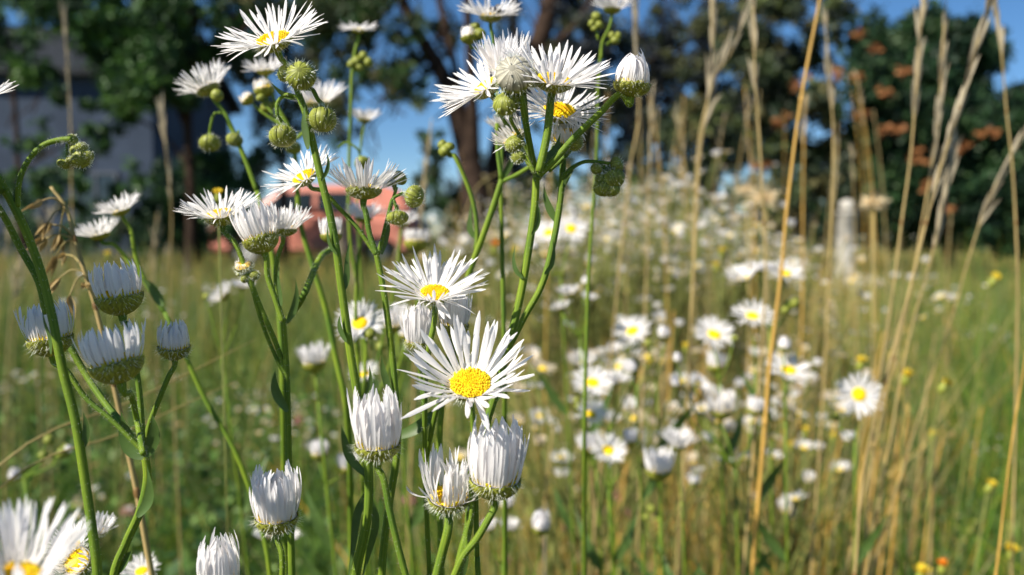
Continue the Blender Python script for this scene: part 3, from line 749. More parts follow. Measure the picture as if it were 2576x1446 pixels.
# --- behind: 900,65 stem with green cluster, 915,290
p = Plant('blurred fleabane on a straight pale stem crowned by a small flat flower against the branches', ground_under(885, 1500, .25, 0, .03))
p.near = False; d = .24
p.head('open', 901, 74, d, ax=(0, .93, .3), R=48, el=22, to=[(895, 120), (886, 180), (882, 300), (878, 420), (880, 600), (905, 760, d), (920, 1000, d), (930, 1446, .26), p.root.location and (940, 1500, .26)], sr=6)
for (x, y, r) in ((897, 152, 13), (915, 140, 12), (928, 156, 13), (905, 168, 10), (884, 160, 12)): p.head('bud', x, y, d, ax=(RND(x), .4, .6) if False else ((x - 900) / 30, .3, .6), R=r, to=[(889, 175)], sr=3)
p.stem([(940, 1500, .26), p.root.location], 9, .26)
p.done()
p = Plant('blurred fleabane holding a small pinkish white flower under the patch of open sky', ground_under(925, 1500, .27, 0, .03))
p.near = False; d = .25
p.head('open', 916, 300, d, ax=(.05, .96, .12), R=46, el=34, to=[(911, 340), (903, 420), (900, 560), (915, 780), (930, 1000), (950, 1446, .27)], sr=4)
p.head('bud', 912, 410, .2, ax=(.3, -.8, .3), R=20, to=[(900, 375), (870, 358), (850, 372)], sr=4)
p.stem([(950, 1446, .27), p.root.location], 6, .27)
p.done()
p = Plant('blurred fleabane with loose white heads low behind the two central stems', ground_under(905, 1500, .22, 0, .03))
p.near = False; d = .21
p.stem([(900, 640), (895, 800), (905, 1000), (920, 1446, .22), p.root.location], 6, d, 9)
p.head('open', 915, 548, d, ax=(.05, .97, .1), R=60, el=42, to=[(912, 590), (900, 650)], sr=5)
p.head('open', 1010, 560, .26, ax=(.1, .98, .1), R=50, el=35, to=[(1005, 620), (985, 760), (925, 1000)], sr=5)
p.head('cup', 1047, 608, .26, ax=(0, 1, .02), rd=28, L=34, el=68, to=[(1048, 660), (1050, 760), (1010, 900), (915, 1200)], sr=6)
p.head('open', 905, 812, d, ax=(.05, .60, .80), R=62, el=22, n=90, to=[(920, 860), (912, 1010)], sr=6)
p.head('open', 918, 940, .24, ax=(-.2, .7, .5), R=40, el=40, to=[(930, 1010)], sr=5)
p.head('cup', 990, 815, .23, ax=(.1, .9, .3), rd=22, L=40, el=60, to=[(985, 900), (915, 1080)], sr=5)
p.head('bud', 930, 838, d - .01, ax=(.1, .5, .8), R=16, to=[(935, 880)], sr=4)
p.done()

# --- plant F: main cluster right of the middle
p = Plant('tall fleabane bearing a crowded cluster of flowers and hairy buds against the sky', ground_under(1180, 1500, .13, 0, .02))
d = .131
p.stem([(1350, 436), (1345, 520), (1328, 640), (1306, 760), (1276, 880), (1248, 985), (1224, 1065), (1205, 1150), (1186, 1250), (1178, 1330), (1150, 1460, d), p.root.location], 12, d, 15)
p.head('bud', 1293, 188, .122, ax=(-.15, .2, 1), R=48, pale=True, to=[(1312, 250, .124), (1328, 340, .128), (1348, 440, .131)], sr=11)
p.head('bud', 1338, 196, .126, ax=(.5, .3, .5), R=24, to=[(1320, 235, .126), (1326, 300, .128)], sr=6)
p.head('bud', 1273, 260, .124, ax=(-.3, .6, .7), R=33, to=[(1285, 300, .126), (1318, 360, .13), (1348, 430, .131)], sr=6)
p.head('open', 1393, 203, .125, ax=(.12, .86, .47), R=126, el=32, n=84, rd=44, L=100, wid=.12, sag=8, sagdir=180, depth=.65, to=[(1384, 270), (1376, 340), (1356, 432)], sr=13)
p.head('open', 1408, 280, .134, ax=(.12, .80, .58), R=116, el=13, n=88, rd=42, to=[(1400, 350), (1372, 420), (1354, 450)], sr=8)
p.head('open', 1222, 218, .136, ax=(-.55, .72, .40), R=118, el=22, n=90, rd=36, L=98, depth=.7, to=[(1262, 290, .142), (1300, 360, .14), (1348, 436)], sr=8)
p.head('open', 1272, 190, .139, ax=(-.1, .95, .15), R=95, el=55, n=60, rd=30, L=90, to=[(1285, 290, .14), (1340, 420, .135)], sr=7)
p.head('wbud', 1590, 212, .126, ax=(.10, .97, .1), rd=42, L=78, n=72, depth=.75, to=[(1562, 236), (1505, 288), (1445, 345), (1398, 398), (1356, 440)], sr=11)
p.head('cup', 1425, 345, .133, ax=(-.1, .6, .6), rd=34, L=50, el=70, n=72, strays=.1, swirl=15, to=[(1440, 365), (1420, 395), (1380, 430)], sr=7)
p.head('bud', 1448, 358, .128, ax=(.5, -.2, .4), R=21, to=[(1425, 372), (1395, 405)], sr=5)
p.head('cup', 1290, 345, .133, ax=(-.6, .7, .2), rd=28, L=46, el=45, n=70, strays=.15, to=[(1315, 385), (1346, 440)], sr=6)
p.head('bud', 1293, 362, .127, ax=(-.4, .5, .6), R=24, to=[(1318, 385), (1345, 432)], sr=5)
p.head('bud', 1303, 394, .127, ax=(-.3, -.2, .8), R=18, to=[(1325, 400), (1346, 436)], sr=4)
p.stem([(1418, 350), (1417, 400), (1410, 500), (1390, 620), (1362, 720), (1318, 800), (1278, 880)], 10, .136, 11)
p.stem([(1412, 360), (1398, 385), (1350, 445)], 8, .13, 9)
# drooping cluster
p.stem([(1412, 450), (1435, 425), (1470, 407), (1510, 408), (1545, 412)], 7, .132, 5)
for (x, y, r, a, to) in ((1552, 414, 20, (.8, .3, .3), (1530, 410)), (1543, 452, 30, (.5, -.8, .3), (1532, 415)), (1517, 474, 24, (-.2, -.9, .4), (1520, 415)), (1500, 425, 15, (-.5, -.7, .4), (1512, 410)), (1540, 478, 20, (.3, -.9, .3), (1528, 430)), (1512, 452, 16, (-.5, -.7, .4), (1512, 412))):
    p.head('bud', x, y, .132, ax=a, R=r, to=[to], sr=4)
p.leaf([(1352, 445), (1375, 405), (1398, 375), (1410, 335)], 15, .129, face=(-.3, .1, 1))
p.leaf([(1352, 440), (1362, 400), (1366, 370), (1366, 345)], 9, .132, face=(.2, 0, 1))
p.leaf([(1346, 440), (1340, 415), (1335, 395), (1332, 370)], 8, .133, face=(-.3, 0, 1))
p.leaf([(1402, 560), (1385, 530), (1372, 495), (1368, 462)], 10, .137, face=(-.4, 0, 1))
p.leaf([(1418, 470), (1430, 440), (1440, 425), (1450, 410)], 7, .134, face=(0, .4, 1))
p.leaf([(1428, 385), (1438, 372), (1448, 350), (1455, 330)], 5, .134, face=(0, .4, 1))
p.leaf([(1338, 590), (1352, 565), (1356, 535), (1350, 505)], 6, .13, face=(.4, 0, 1))
p.leaf([(1316, 700), (1298, 680), (1292, 650), (1296, 615)], 6, .13, face=(-.4, 0, 1))
p.leaf([(1370, 690), (1388, 665), (1394, 630), (1390, 600)], 6, .134, face=(.4, 0, 1))
p.leaf([(1228, 1050), (1240, 1015), (1262, 985), (1270, 950)], 8, .133, face=(.3, 0, 1))
p.done()

# --- back stem behind F
p = Plant('blurred fleabane behind the crowded cluster with a white head low at its side', ground_under(1170, 1500, .17, 0, .03))
p.near = False; d = .165
p.stem([(1262, 452), (1240, 520), (1212, 600), (1182, 680), (1150, 800), (1120, 950), (1105, 1100), (1110, 1446, d), p.root.location], 11, d, 12)
p.stem([(1250, 310), (1252, 380), (1262, 455)], 7, d, 9)
p.stem([(1340, 415), (1300, 440), (1262, 458)], 7, d, 8)
p.head('open', 1258, 318, .18, ax=(-.2, .95, .1), R=48, el=40, to=[(1262, 360), (1262, 450)], sr=6)
p.head('bud', 1118, 378, .175, ax=(-.5, .4, .4), R=17, to=[(1140, 390), (1165, 440), (1190, 510), (1200, 590), (1196, 630)], sr=8)
p.head('bud', 1130, 368, .175, ax=(.2, .6, .4), R=13, to=[(1142, 392)], sr=4)
p.head('bud', 1112, 362, .177, ax=(-.5, .6, .4), R=12, to=[(1138, 388)], sr=4)
p.leaf([(1200, 600), (1184, 580), (1182, 550), (1185, 510)], 9, d + .01, face=(-.3, 0, 1))
p.leaf([(1262, 455), (1280, 420), (1288, 395), (1286, 370)], 8, d, face=(.3, 0, 1))
p.done()

# --- tops at the upper edge
p = Plant('blurred fleabane at the upper edge with a small dark fly on its flower', ground_under(1262, 1500, .20, 0, .03))
p.near = False; d = .18
p.head('open', 1234, 40, d, ax=(.02, .93, .33), R=84, el=40, n=88, hq=True, rd=25, to=[(1240, 95), (1244, 160), (1250, 230), (1252, 300)], sr=6)
p.head('wbud', 1180, 92, d, ax=(-.2, .95, .1), rd=20, L=30, n=50, to=[(1195, 120), (1244, 150)], sr=4)
p.head('bud', 1206, 84, d, ax=(.3, .8, .3), R=18, to=[(1215, 115), (1244, 150)], sr=4)
p.head('bud', 1196, 66, d, ax=(-.1, .9, .3), R=13, to=[(1212, 110)], sr=3)
p.stem([(1252, 300), (1258, 420), (1262, 600), (1268, 900), (1270, 1446, .2), p.root.location], 6, d, 10)
p.done()
p = Plant('blurred fleabane at the upper edge with a tuft of round green buds beside its flower', ground_under(1530, 1500, .24, 0, .03))
p.near = False; d = .22
p.head('open', 1540, 22, d, ax=(.03, .97, .15), R=60, el=28, to=[(1532, 70), (1515, 105), (1512, 150)], sr=5)
for (x, y, r) in ((1500, 40, 12), (1488, 58, 10), (1508, 62, 11), (1495, 70, 9)): p.head('bud', x, y, d, ax=((x - 1500) / 15, .3, .6), R=r, to=[(1505, 100)], sr=3)
for (x, y, r) in ((1548, 100, 12), (1538, 88, 9), (1556, 88, 9)): p.head('bud', x, y, d, ax=((x - 1545) / 15, .3, .6), R=r, to=[(1525, 112)], sr=3)
p.stem([(1512, 120), (1505, 200), (1500, 400), (1480, 700), (1470, 1100), (1470, 1446, .24), p.root.location], 4, d, 8)
p.done()

# --- G, H and the cups between
p = Plant('low fleabane with the largest wide open flower and broad petals, nearest the viewer', ground_under(1200, 1500, .125, 0, .01))
d = .116
p.head('open', 1183, 965, d, ax=(.0, .79, .61), R=176, el=33, n=62, rd=53, L=122, wid=.13, curl=6, elj=13, azj=6, missing=.05, lenj=.1, depth=.5, strays=.01, to=[(1190, 1060, .119), (1195, 1180, .122), (1200, 1400, .123)], sr=9)
p.stem([(1200, 1400, .123), (1205, 1500, .123), p.root.location], 9, .123)
p.done()
p = Plant('fleabane with a neat half open flower above two closed white cups', ground_under(1100, 1500, .15, 0, .02))
d = .127
p.head('open', 1093, 738, d, ax=(.03, .85, .50), R=128, el=27, n=92, rd=37, L=98, wid=.1, depth=.6, to=[(1092, 810), (1080, 870), (1070, 960, .132), (1070, 1200, .138), (1080, 1446, .142)], sr=9)
p.head('cup', 1052, 858, .132, ax=(.02, .97, .15), rd=31, L=92, el=75, n=104, to=[(1060, 950, .134), (1068, 1050, .136)], sr=8)
p.head('cup', 1142, 815, .134, ax=(.08, .97, .15), rd=34, L=80, el=75, n=104, strays=.02, to=[(1140, 900), (1100, 1020, .136), (1072, 1150, .138)], sr=9)
p.stem([(1080, 1446, .142), (1085, 1500, .145), p.root.location], 10, .14)
p.done()
p = Plant('fleabane with a single closed white cup and one petal sticking out sideways', ground_under(1040, 1500, .125, 0, .01))
d = .117
p.head('cup', 950, 1118, d, ax=(.0, .985, .13), rd=51, L=134, el=75, n=112, wid=.11, lenj=.16, strays=.012, depth=.8, to=[(963, 1200), (980, 1285), (1000, 1370), (1024, 1460)], sr=11)
p.leaf([(992, 1345), (985, 1330), (980, 1318), (976, 1300)], 4, d, face=(-.3, 0, 1))
p.stem([(1024, 1460), (1040, 1600), p.root.location], 12, d)
p.done()
p = Plant('fleabane with a plump closed white cup showing slits of yellow, on a curved stem', ground_under(1130, 1500, .125, 0, .01))
d = .115
p.head('cup', 1246, 1208, d, ax=(.04, .99, .1), rd=58, L=150, el=74, n=108, wid=.12, lenj=.11, depth=.8, to=[(1232, 1300), (1200, 1355), (1165, 1400), (1138, 1460)], sr=12)
p.stem([(1183, 1210), (1186, 1290), (1174, 1345), (1176, 1385)], 7, .117, 8)
p.leaf([(1176, 1390), (1170, 1420), (1166, 1446), (1160, 1470)], 8, .117, face=(.3, 0, 1))
p.stem([(1138, 1460), (1120, 1600), p.root.location], 13, d)
p.done()
p = Plant('fleabane with a tousled white head of twisted petals on a thick stem', ground_under(1090, 1500, .13, 0, .015))
d = .119
p.head('cup', 1130, 1250, d, ax=(.05, .95, .3), rd=48, L=118, el=74, n=90, wid=.09, swirl=-55, elj=16, azj=12, strays=.1, curl=14, depth=.75, to=[(1127, 1330), (1110, 1400), (1095, 1460)], sr=15)
p.stem([(1095, 1460), (1085, 1600), p.root.location], 15, d)
p.done()
p = Plant('fleabane with a neat closed white cup standing in shade on a straight stem', ground_under(708, 1500, .125, 0, .01))
d = .118
p.head('cup', 696, 1300, d, ax=(.0, .99, .12), rd=48, L=124, el=74, n=104, wid=.12, lenj=.1, elj=4, depth=.85, to=[(708, 1390), (710, 1460)], sr=9)
p.stem([(710, 1460), (712, 1600), p.root.location], 9, d)
p.done()
p = Plant('fleabane cup of ragged white petals cut off by the lower edge', ground_under(555, 1600, .125, 0, .01))
d = .116
p.head('cup', 553, 1466, d, ax=(.02, .98, .15), rd=45, L=118, el=80, n=92, wid=.1, lenj=.16, strays=.03, depth=.85, to=[(560, 1560), (562, 1620)], sr=10)
p.stem([(562, 1620), p.root.location], 10, d)
p.done()

# --- K: big near stem at the far left, top out of the picture, its big leaves added to shade the cups
p = Plant('thick stemmed fleabane passing the shaded cups, nodding bud cluster on its side branch', ground_under(250, 1500, .115, 0, .01))
d = .112
p.stem([(-95, 330), (-40, 400), (5, 465), (60, 570), (102, 680), (130, 790), (158, 930), (188, 1050), (213, 1200), (232, 1330), (247, 1460), p.root.location], 12, d, 15)
p.stem([(-70, 430), (5, 535), (55, 630), (98, 710), (118, 790)], 9, .114, 12)
p.stem([(44, 520), (50, 450), (75, 398), (110, 365), (150, 352), (180, 350)], 8, d, 9)
for (x, y, r, a, to) in ((182, 352, 15, (.8, .2, .3), (165, 352)), (205, 375, 17, (.7, -.3, .4), (180, 353)), (205, 400, 24, (.6, -.6, .4), (185, 358)), (160, 412, 15, (-.3, -.9, .3), (168, 360)), (180, 405, 14, (.1, -.9, .4), (175, 358)), (190, 378, 14, (0, -.3, .9), (178, 356)), (224, 392, 13, (.9, -.1, .2), (190, 358))):
    p.head('bud', x, y, .118, ax=a, R=r, to=[to], sr=4)
p.leaf([(128, 890), (125, 850), (112, 810), (105, 770)][::1], 7, d, face=(-.5, 0, 1))
p.leaf([(208, 1130), (216, 1095), (215, 1060), (208, 1035)], 9, d, face=(.4, 0, 1))
p.leaf([(45, 520), (40, 500), (38, 480), (42, 460)], 5, d, face=(.4, 0, 1))
p.head('open', -95, 262, .112, ax=(-.1, .85, .45), R=120, el=24, n=80, to=[(-100, 320)], sr=9)
p.head('open', -360, 250, .10, ax=(-.2, .9, .2), R=150, el=20, n=80, to=[(-240, 420), (-95, 480), (0, 540)], sr=9)
p.head('open', -250, 420, .108, ax=(-.1, .95, .2), R=130, el=20, n=80, to=[(-150, 520), (-50, 480)], sr=9)
p.leaf([(-30, 420, .11), (-150, 330, .10), (-280, 300, .092), (-420, 330, .085)], 42, .1, face=(-.5, .75, .4))  # unseen big leaf, added to cast shade on the L cups
p.leaf([(10, 480, .112), (-120, 520, .104), (-260, 560, .096), (-420, 650, .088)], 44, .1, face=(-.5, .75, .4))
for (tx, ty, td, sdist, ww) in ((285, 715, .124, .036, .0062), (120, 815, .122, .036, .0062), (285, 880, .110, .034, .0066)):  # unseen leaves added sunward of each L cup to block its sun
    T = P(tx, ty, td); Cc = T + sdir * sdist; A_ = P(-95, 330, .112) - Vector((.004, .004, 0)); dr_ = (Cc - A_).normalized()
    mb = MB(); leaf(mb, [Vector((0, 0, 0)), (Cc - A_) * .45, (Cc - A_) * .8, (Cc - A_), (Cc - A_) + dr_ * .014], ww, sdir, n=5, fold=.15, base=.5)
    link('leaf', mb.mesh('leaf', [M['leaf']]), p.root, A_ - p.root.location)
p.done()

# --- L: shaded cups at the left
p = Plant('fleabane with four closed heads, three of them bluish in shade, on one forked stem', ground_under(285, 1600, .135, 0, .02))
d = .128
p.stem([(362, 1130), (370, 1200), (352, 1285), (315, 1370), (285, 1460, d), p.root.location], 12, d, 15)
p.head('cup', 300, 745, .124, ax=(-.12, .985, .1), rd=50, L=84, el=72, n=90, spin=1, strays=.02, depth=.95, to=[(322, 815), (338, 900), (352, 1000), (360, 1140)], sr=9)
p.head('cup', 125, 850, .122, ax=(-.12, .98, .1), rd=48, L=88, el=76, n=90, depth=.95, to=[(165, 930), (215, 1000), (285, 1060), (360, 1135)], sr=8)
p.head('cup', 292, 912, .110, ax=(-.22, .96, .05), rd=58, L=96, el=64, n=92, depth=.9, to=[(328, 990, .116), (345, 1060, .122), (360, 1140)], sr=10)
p.head('cup', 438, 872, .126, ax=(.06, .98, .2), rd=35, L=66, el=82, n=84, depth=.95, to=[(425, 945), (400, 1005), (375, 1070), (362, 1140)], sr=8)
p.leaf([(362, 1150), (330, 1125), (312, 1080), (305, 1035)], 22, .124, face=(.1, 0, 1))
p.leaf([(365, 1150), (385, 1110), (388, 1075), (382, 1040)], 15, .124, face=(.3, 0, 1))
p.leaf([(345, 1300), (372, 1260), (376, 1220), (370, 1170)], 14, .127, face=(-.2, 0, 1))
p.leaf([(280, 1446), (300, 1420), (318, 1400), (333, 1385)], 18, .128, face=(0, .3, 1))
p.stem([(170, 860, .135), (215, 940, .135), (262, 1010, .133), (310, 1070, .13), (362, 1140, .128)], 10, .13, 11)
p.done()
# behind them
p = Plant('blurred fleabane with two tilted white flowers before the house', ground_under(470, 1500, .21, 0, .03))
p.near = False; d = .19
p.head('open', 303, 530, d, ax=(-.28, .90, .25), R=62, el=28, n=88, to=[(330, 580), (340, 640), (368, 710), (415, 790)], sr=7)
p.head('open', 252, 590, d, ax=(-.25, .93, .2), R=66, el=28, n=88, to=[(285, 615), (330, 665), (385, 740), (420, 795)], sr=7)
p.stem([(415, 785), (460, 880), (520, 1010), (590, 1130), (650, 1300), (680, 1446), p.root.location], 8, d, 9)
p.leaf([(408, 770), (395, 745), (375, 715), (350, 695)], 13, d - .005, face=(0, 0, 1))
p.done()

# --- bottom left corner
p = Plant('very near blurred fleabane flower filling the lower corner', ground_under(30, 1600, .09, 0, 0))
d = .078
p.head('open', 32, 1462, d, ax=(.12, .93, .34), R=180, el=50, n=84, rd=66, L=150, hq=True, wid=.1, to=[(50, 1600)], sr=14)
p.stem([(50, 1600), p.root.location], 14, d)
p.done()
p = Plant('fleabane with a flower and a half open head just behind the very near one', ground_under(200, 1600, .15, 0, .02))
d = .142
p.head('open', 183, 1375, d, ax=(-.2, .82, .5), R=62, el=38, n=80, to=[(200, 1446), (205, 1500)], sr=8)
p.head('cup', 195, 1412, d - .004, ax=(-.2, .5, .8), rd=34, L=44, el=60, n=80, to=[(205, 1460)], sr=8)
p.head('open', 248, 1335, .15, ax=(.3, .9, .1), R=52, el=50, n=84, to=[(235, 1400), (205, 1500)], sr=7)
p.stem([(205, 1500), p.root.location], 10, d)
p.done()
p = Plant('small fleabane flower with a pale yellow disc on the lower edge beside the straw stalk', ground_under(370, 1600, .19, 0, .02))
p.near = False; d = .18
p.head('open', 356, 1436, d, ax=(.0, .85, .4), R=48, el=40, n=84, to=[(365, 1500), (368, 1560)], sr=6)
p.stem([(368, 1560), p.root.location], 8, d); p.done()

# ------------------------------------------------------------------ fly on the top flower
fp = P(1243, 22, .176); fly = thing('fly', 'small dark fly resting on the blurred flower at the upper edge', 'insect', fp)
u = .176 / F
def ell(c, r, S=10):
    mb = MB(); vs = []; fs = []
    for j in range(7):
        ph = -1.45 + j / 6 * 2.9
        for k in range(S): vs.append(Vector(c) + Vector((r[0] * math.cos(ph) * math.cos(.6283 * k), r[1] * math.cos(ph) * math.sin(.6283 * k), r[2] * math.sin(ph))))
    for j in range(6):
        for k in range(S): fs.append((j * S + k, j * S + (k + 1) % S, (j + 1) * S + (k + 1) % S, (j + 1) * S + k))
    fs += [tuple(range(S - 1, -1, -1)), tuple(6 * S + k for k in range(S))]
    mb.add(vs, fs); return mb
link('thorax', ell((0, 0, 0), (6 * u, 5 * u, 5 * u)).mesh('thorax', [M['black']]), fly)
link('abdomen', ell((11 * u, 0, -4 * u), (9 * u, 5 * u, 5 * u)).mesh('abdomen', [M['black']]), fly)
link('head', ell((-8 * u, 0, 1 * u), (4 * u, 5 * u, 4 * u)).mesh('head', [M['black']]), fly)
for s_ in (-1, 1):
    mb = MB(); o = Vector((2 * u, 0, 5 * u)); leaf(mb, [o, o + Vector((9 * u, s_ * 5 * u, 4 * u)), o + Vector((20 * u, s_ * 9 * u, 3 * u))], 5 * u, Vector((0, 0, 1))); link('wing', mb.mesh('wing', [M['wing']]), fly)
    for lx in (-4, 0, 4):
        mb = MB(); tube(mb, [(Vector((lx * u, s_ * 3 * u, -2 * u)), .8 * u), (Vector((lx * 1.6 * u, s_ * 9 * u, 0)), .7 * u), (Vector((lx * 2 * u, s_ * 11 * u, -12 * u)), .5 * u)], sides=5, n=2); link('leg', mb.mesh('leg', [M['black']]), fly)

# ================================================================== fleabanes in the middle distance
MG_ = 'fleabane plants in the middle distance'
def mid(label, d, junc, heads, lean=(0, 0), group=MG_, leaves=2, stemr=None):
    """heads: (kind, x, y, R, axis, el) at depth d; one stem down to the ground"""
    base = ground_under(junc[0] + lean[0], junc[1], d, 0, .02)
    p = Plant(label, base, group=group); p.near = False
    u = d / F; sr = stemr or .00065 / u
    for h in heads:
        k, x, y, R, ax, el = h[:6]; o = h[6] if len(h) > 6 else {}
        dd = d * (1 + p.rng.uniform(-.03, .03))
        midp = (x + (junc[0] - x) * .35 + p.rng.uniform(-5, 5), y + (junc[1] - y) * .5 + 6, d)
        if k == 'open': p.head('open', x, y, dd, ax=ax, R=R * .95, el=el, to=[midp, (*junc, d)], sr=sr * .7, **o)
        elif k == 'bud': p.head('bud', x, y, dd, ax=ax, R=R, to=[midp, (*junc, d)], sr=sr * .6)
        else: p.head(k, x, y, dd, ax=ax, rd=R * .62, L=R * 1.2, el=el, to=[midp, (*junc, d)], sr=sr * .7, **o)
    j = P(*junc, d); b = base
    pts = [(j, sr * u)] + [(j.lerp(b, t) + Vector((math.sin(t * 3.1) * .012, math.sin(t * 4) * .008, 0)), sr * u * (1 + t * .4)) for t in (.2, .45, .7)] + [(b, sr * u * 1.5)]
    p.tube(pts)
    for i in range(leaves):
        t = .06 + .1 * i + p.rng.uniform(0, .05); o_ = j.lerp(b, t) + Vector((math.sin(t * 3.1) * .012, math.sin(t * 4) * .008, 0)); s = p.rng.choice((-1, 1)) * p.rng.uniform(.6, 1)
        mb = MB(); leaf(mb, [Vector((0, 0, 0)), Vector((s * .009, 0, .011)), Vector((s * .017, p.rng.uniform(-.01, .01), .024))], .0021, Vector((0, -1, .3)))
        link('leaf', mb.mesh('leaf', [M['leaf']]), p.root, o_ - p.root.location)
    p.done()
    return p
UPT = (0, .8, .6)
mid('fleabane whose tilted flower leans outward over a tiny green bud', .34, (1600, 960), [('open', 1591, 832, 52, (-.35, .72, .6), 20), ('bud', 1598, 868, 13, (.1, .8, .5), 0), ('bud', 1580, 880, 9, (-.3, .8, .5), 0)])
mid('fleabane carrying one egg shaped white bud above dark leaves', .36, (1650, 930), [('wbud', 1671, 842, 24, (-.2, .9, .3), 60), ('bud', 1630, 862, 10, (-.3, .6, .4), 0)])
mid('fleabane with two overlapping flowers, a third half hidden and a round white bud', .33, (1530, 1090), [('open', 1467, 915, 50, (-.05, .95, .25), 34), ('open', 1491, 962, 56, (0, .8, .6), 24), ('open', 1552, 960, 44, (.05, .97, .15), 34), ('wbud', 1588, 930, 25, (-.2, .9, .2), 60)])
mid('fleabane with a half flower on an orange disc low among green buds', .32, (1500, 1180), [('open', 1487, 1042, 44, (.25, .75, .6), 45), ('bud', 1455, 1020, 10, (-.3, .5, .5), 0), ('bud', 1450, 1006, 8, (-.3, .5, .5), 0)])
mid('fleabane with a wide flower whose petals droop on one side, beside the golden stalk', .34, (1810, 960), [('open', 1797, 841, 58, (.1, .78, .62), 22), ('cup', 1800, 920, 30, (.05, .95, .1), 66), ('bud', 1848, 850, 10, (.3, .9, .2), 0)])
mid('fleabane with a neat round flower just under the pair at the top of the meadow', .35, (1900, 930), [('open', 1893, 794, 56, (.02, .84, .54), 22)])
mid('fleabane with white flowers side by side above a dark drooping bud cluster', .37, (1935, 830), [('open', 1975, 687, 52, (.02, .85, .5), 24), ('open', 1870, 700, 56, (-.25, .85, .2), 30), ('open', 1915, 680, 42, (0, .97, .1), 34), ('bud', 1985, 770, 17, (.4, -.7, .3), 0), ('bud', 2000, 762, 13, (.7, -.2, .3), 0), ('bud', 1975, 782, 12, (-.2, -.8, .3), 0)])
mid('fleabane with a broad saucer flower below a round white bud', .32, (1975, 1060), [('open', 1984, 930, 62, (.0, .86, .5), 30), ('wbud', 1973, 872, 25, (0, .95, .2), 62)])
mid('fleabane with two ragged white cups on long pale stems', .33, (1850, 1180), [('cup', 1815, 1030, 42, (-.05, .95, .2), 58), ('cup', 1898, 1030, 28, (.2, .93, .2), 68), ('wbud', 1700, 965, 20, (-.1, .9, .3), 60), ('open', 1757, 965, 32, (.5, .6, .5), 60), ('wbud', 1705, 905, 17, (0, .9, .3), 60)])
mid('fleabane with one round flower turned fully to the viewer', .33, (2150, 1110), [('open', 2161, 992, 60, (-.12, .22, .95), 8), ('bud', 2103, 1048, 11, (-.7, .4, .4), 0)])
mid('fleabane with a bright flower wedged between two small cups', .31, (1530, 1230), [('open', 1530, 1132, 50, (.08, .72, .65), 36), ('cup', 1478, 1125, 34, (-.1, .97, .1), 72), ('cup', 1585, 1108, 26, (.05, .98, .1), 74)])
mid('fleabane with a side view flower opened like a fan', .32, (1715, 1260), [('open', 1705, 1122, 52, (.05, .97, .05), 44, dict(rd=18, L=44))])
mid('fleabane with a bluish cup in the shade of the stems', .30, (1660, 1300), [('cup', 1656, 1182, 46, (.03, .97, .1), 62)])
mid('fleabane with a blurred white flower and its twin behind the curved stem', .37, (1410, 700), [('open', 1437, 575, 44, (.05, .5, .85), 12), ('open', 1380, 585, 42, (-.2, .6, .7), 20), ('wbud', 1345, 622, 15, (0, .9, .3), 60)])
mid('fleabane with grey white heads stacked on short branches', .33, (1460, 850), [('open', 1430, 740, 40, (-.15, .97, .05), 40), ('open', 1480, 752, 30, (.2, .96, .0), 36), ('open', 1412, 775, 34, (-.3, .94, .0), 30), ('wbud', 1472, 712, 15, (.1, .95, .1), 60)])
mid('fleabane with a small bright cup alone beside the tall stem', .28, (800, 1010), [('cup', 790, 912, 42, (-.1, .97, .1), 58)])
mid('fleabane with small white cups low behind the sideways petal', .30, (820, 1220), [('cup', 803, 1140, 30, (0, .97, .1), 74), ('cup', 872, 1175, 30, (.1, .97, .1), 60)])
mid('fleabane with white tufts behind the curved stem near the lower edge', .31, (1262, 1420), [('open', 1232, 1330, 34, (-.3, .93, .0), 44), ('open', 1282, 1330, 38, (.1, .97, .0), 48), ('cup', 1275, 1270, 26, (0, .97, .1), 70)])
mid('fleabane with a single globe of closed petals near the lower edge', .31, (1345, 1440), [('wbud', 1360, 1325, 36, (.1, .95, .1), 66)])
mid('fleabane with pale smeared petals beside the cluster of tiny buds', .30, (560, 900), [('open', 565, 745, 46, (-.7, .6, .1), 40), ('open', 610, 722, 36, (.1, .97, .1), 30), ('bud', 520, 745, 10, (0, .8, .5), 0)])
mid('fleabane with grey white petals low behind the shaded cup', .24, (700, 1470), [('open', 672, 1350, 44, (-.3, .93, .1), 50), ('open', 730, 1355, 34, (.1, .97, .1), 40)])
mid('fleabane with yellow green buds on a slanting stalk near the thin crossing straws', .30, (60, 1200), [('bud', 125, 1105, 14, (.5, .5, .3), 0), ('bud', 160, 1140, 16, (.5, -.4, .3), 0), ('wbud', 168, 1125, 14, (.6, -.4, .3), 60), ('bud', 110, 1145, 12, (.1, -.6, .3), 0)])
mid('fleabane with a tiny white bud by itself over the low weeds', .5, (30, 1280), [('wbud', 36, 1200, 20, (0, .95, .1), 62)])
mid('fleabane with small half open heads behind the central flower', .27, (1000, 1000), [('open', 1000, 782, 34, (.1, .96, .1), 30), ('cup', 1022, 842, 26, (0, .97, .1), 66), ('bud', 960, 870, 14, (0, .7, .5), 0)])
mid('fleabane with small heads and green buds low on the meadow floor', .38, (1650, 1390), [('bud', 1640, 1280, 12, (.3, .5, .4), 0), ('bud', 1655, 1300, 12, (-.3, .5, .4), 0), ('bud', 1625, 1300, 9, (-.3, .5, .4), 0)])

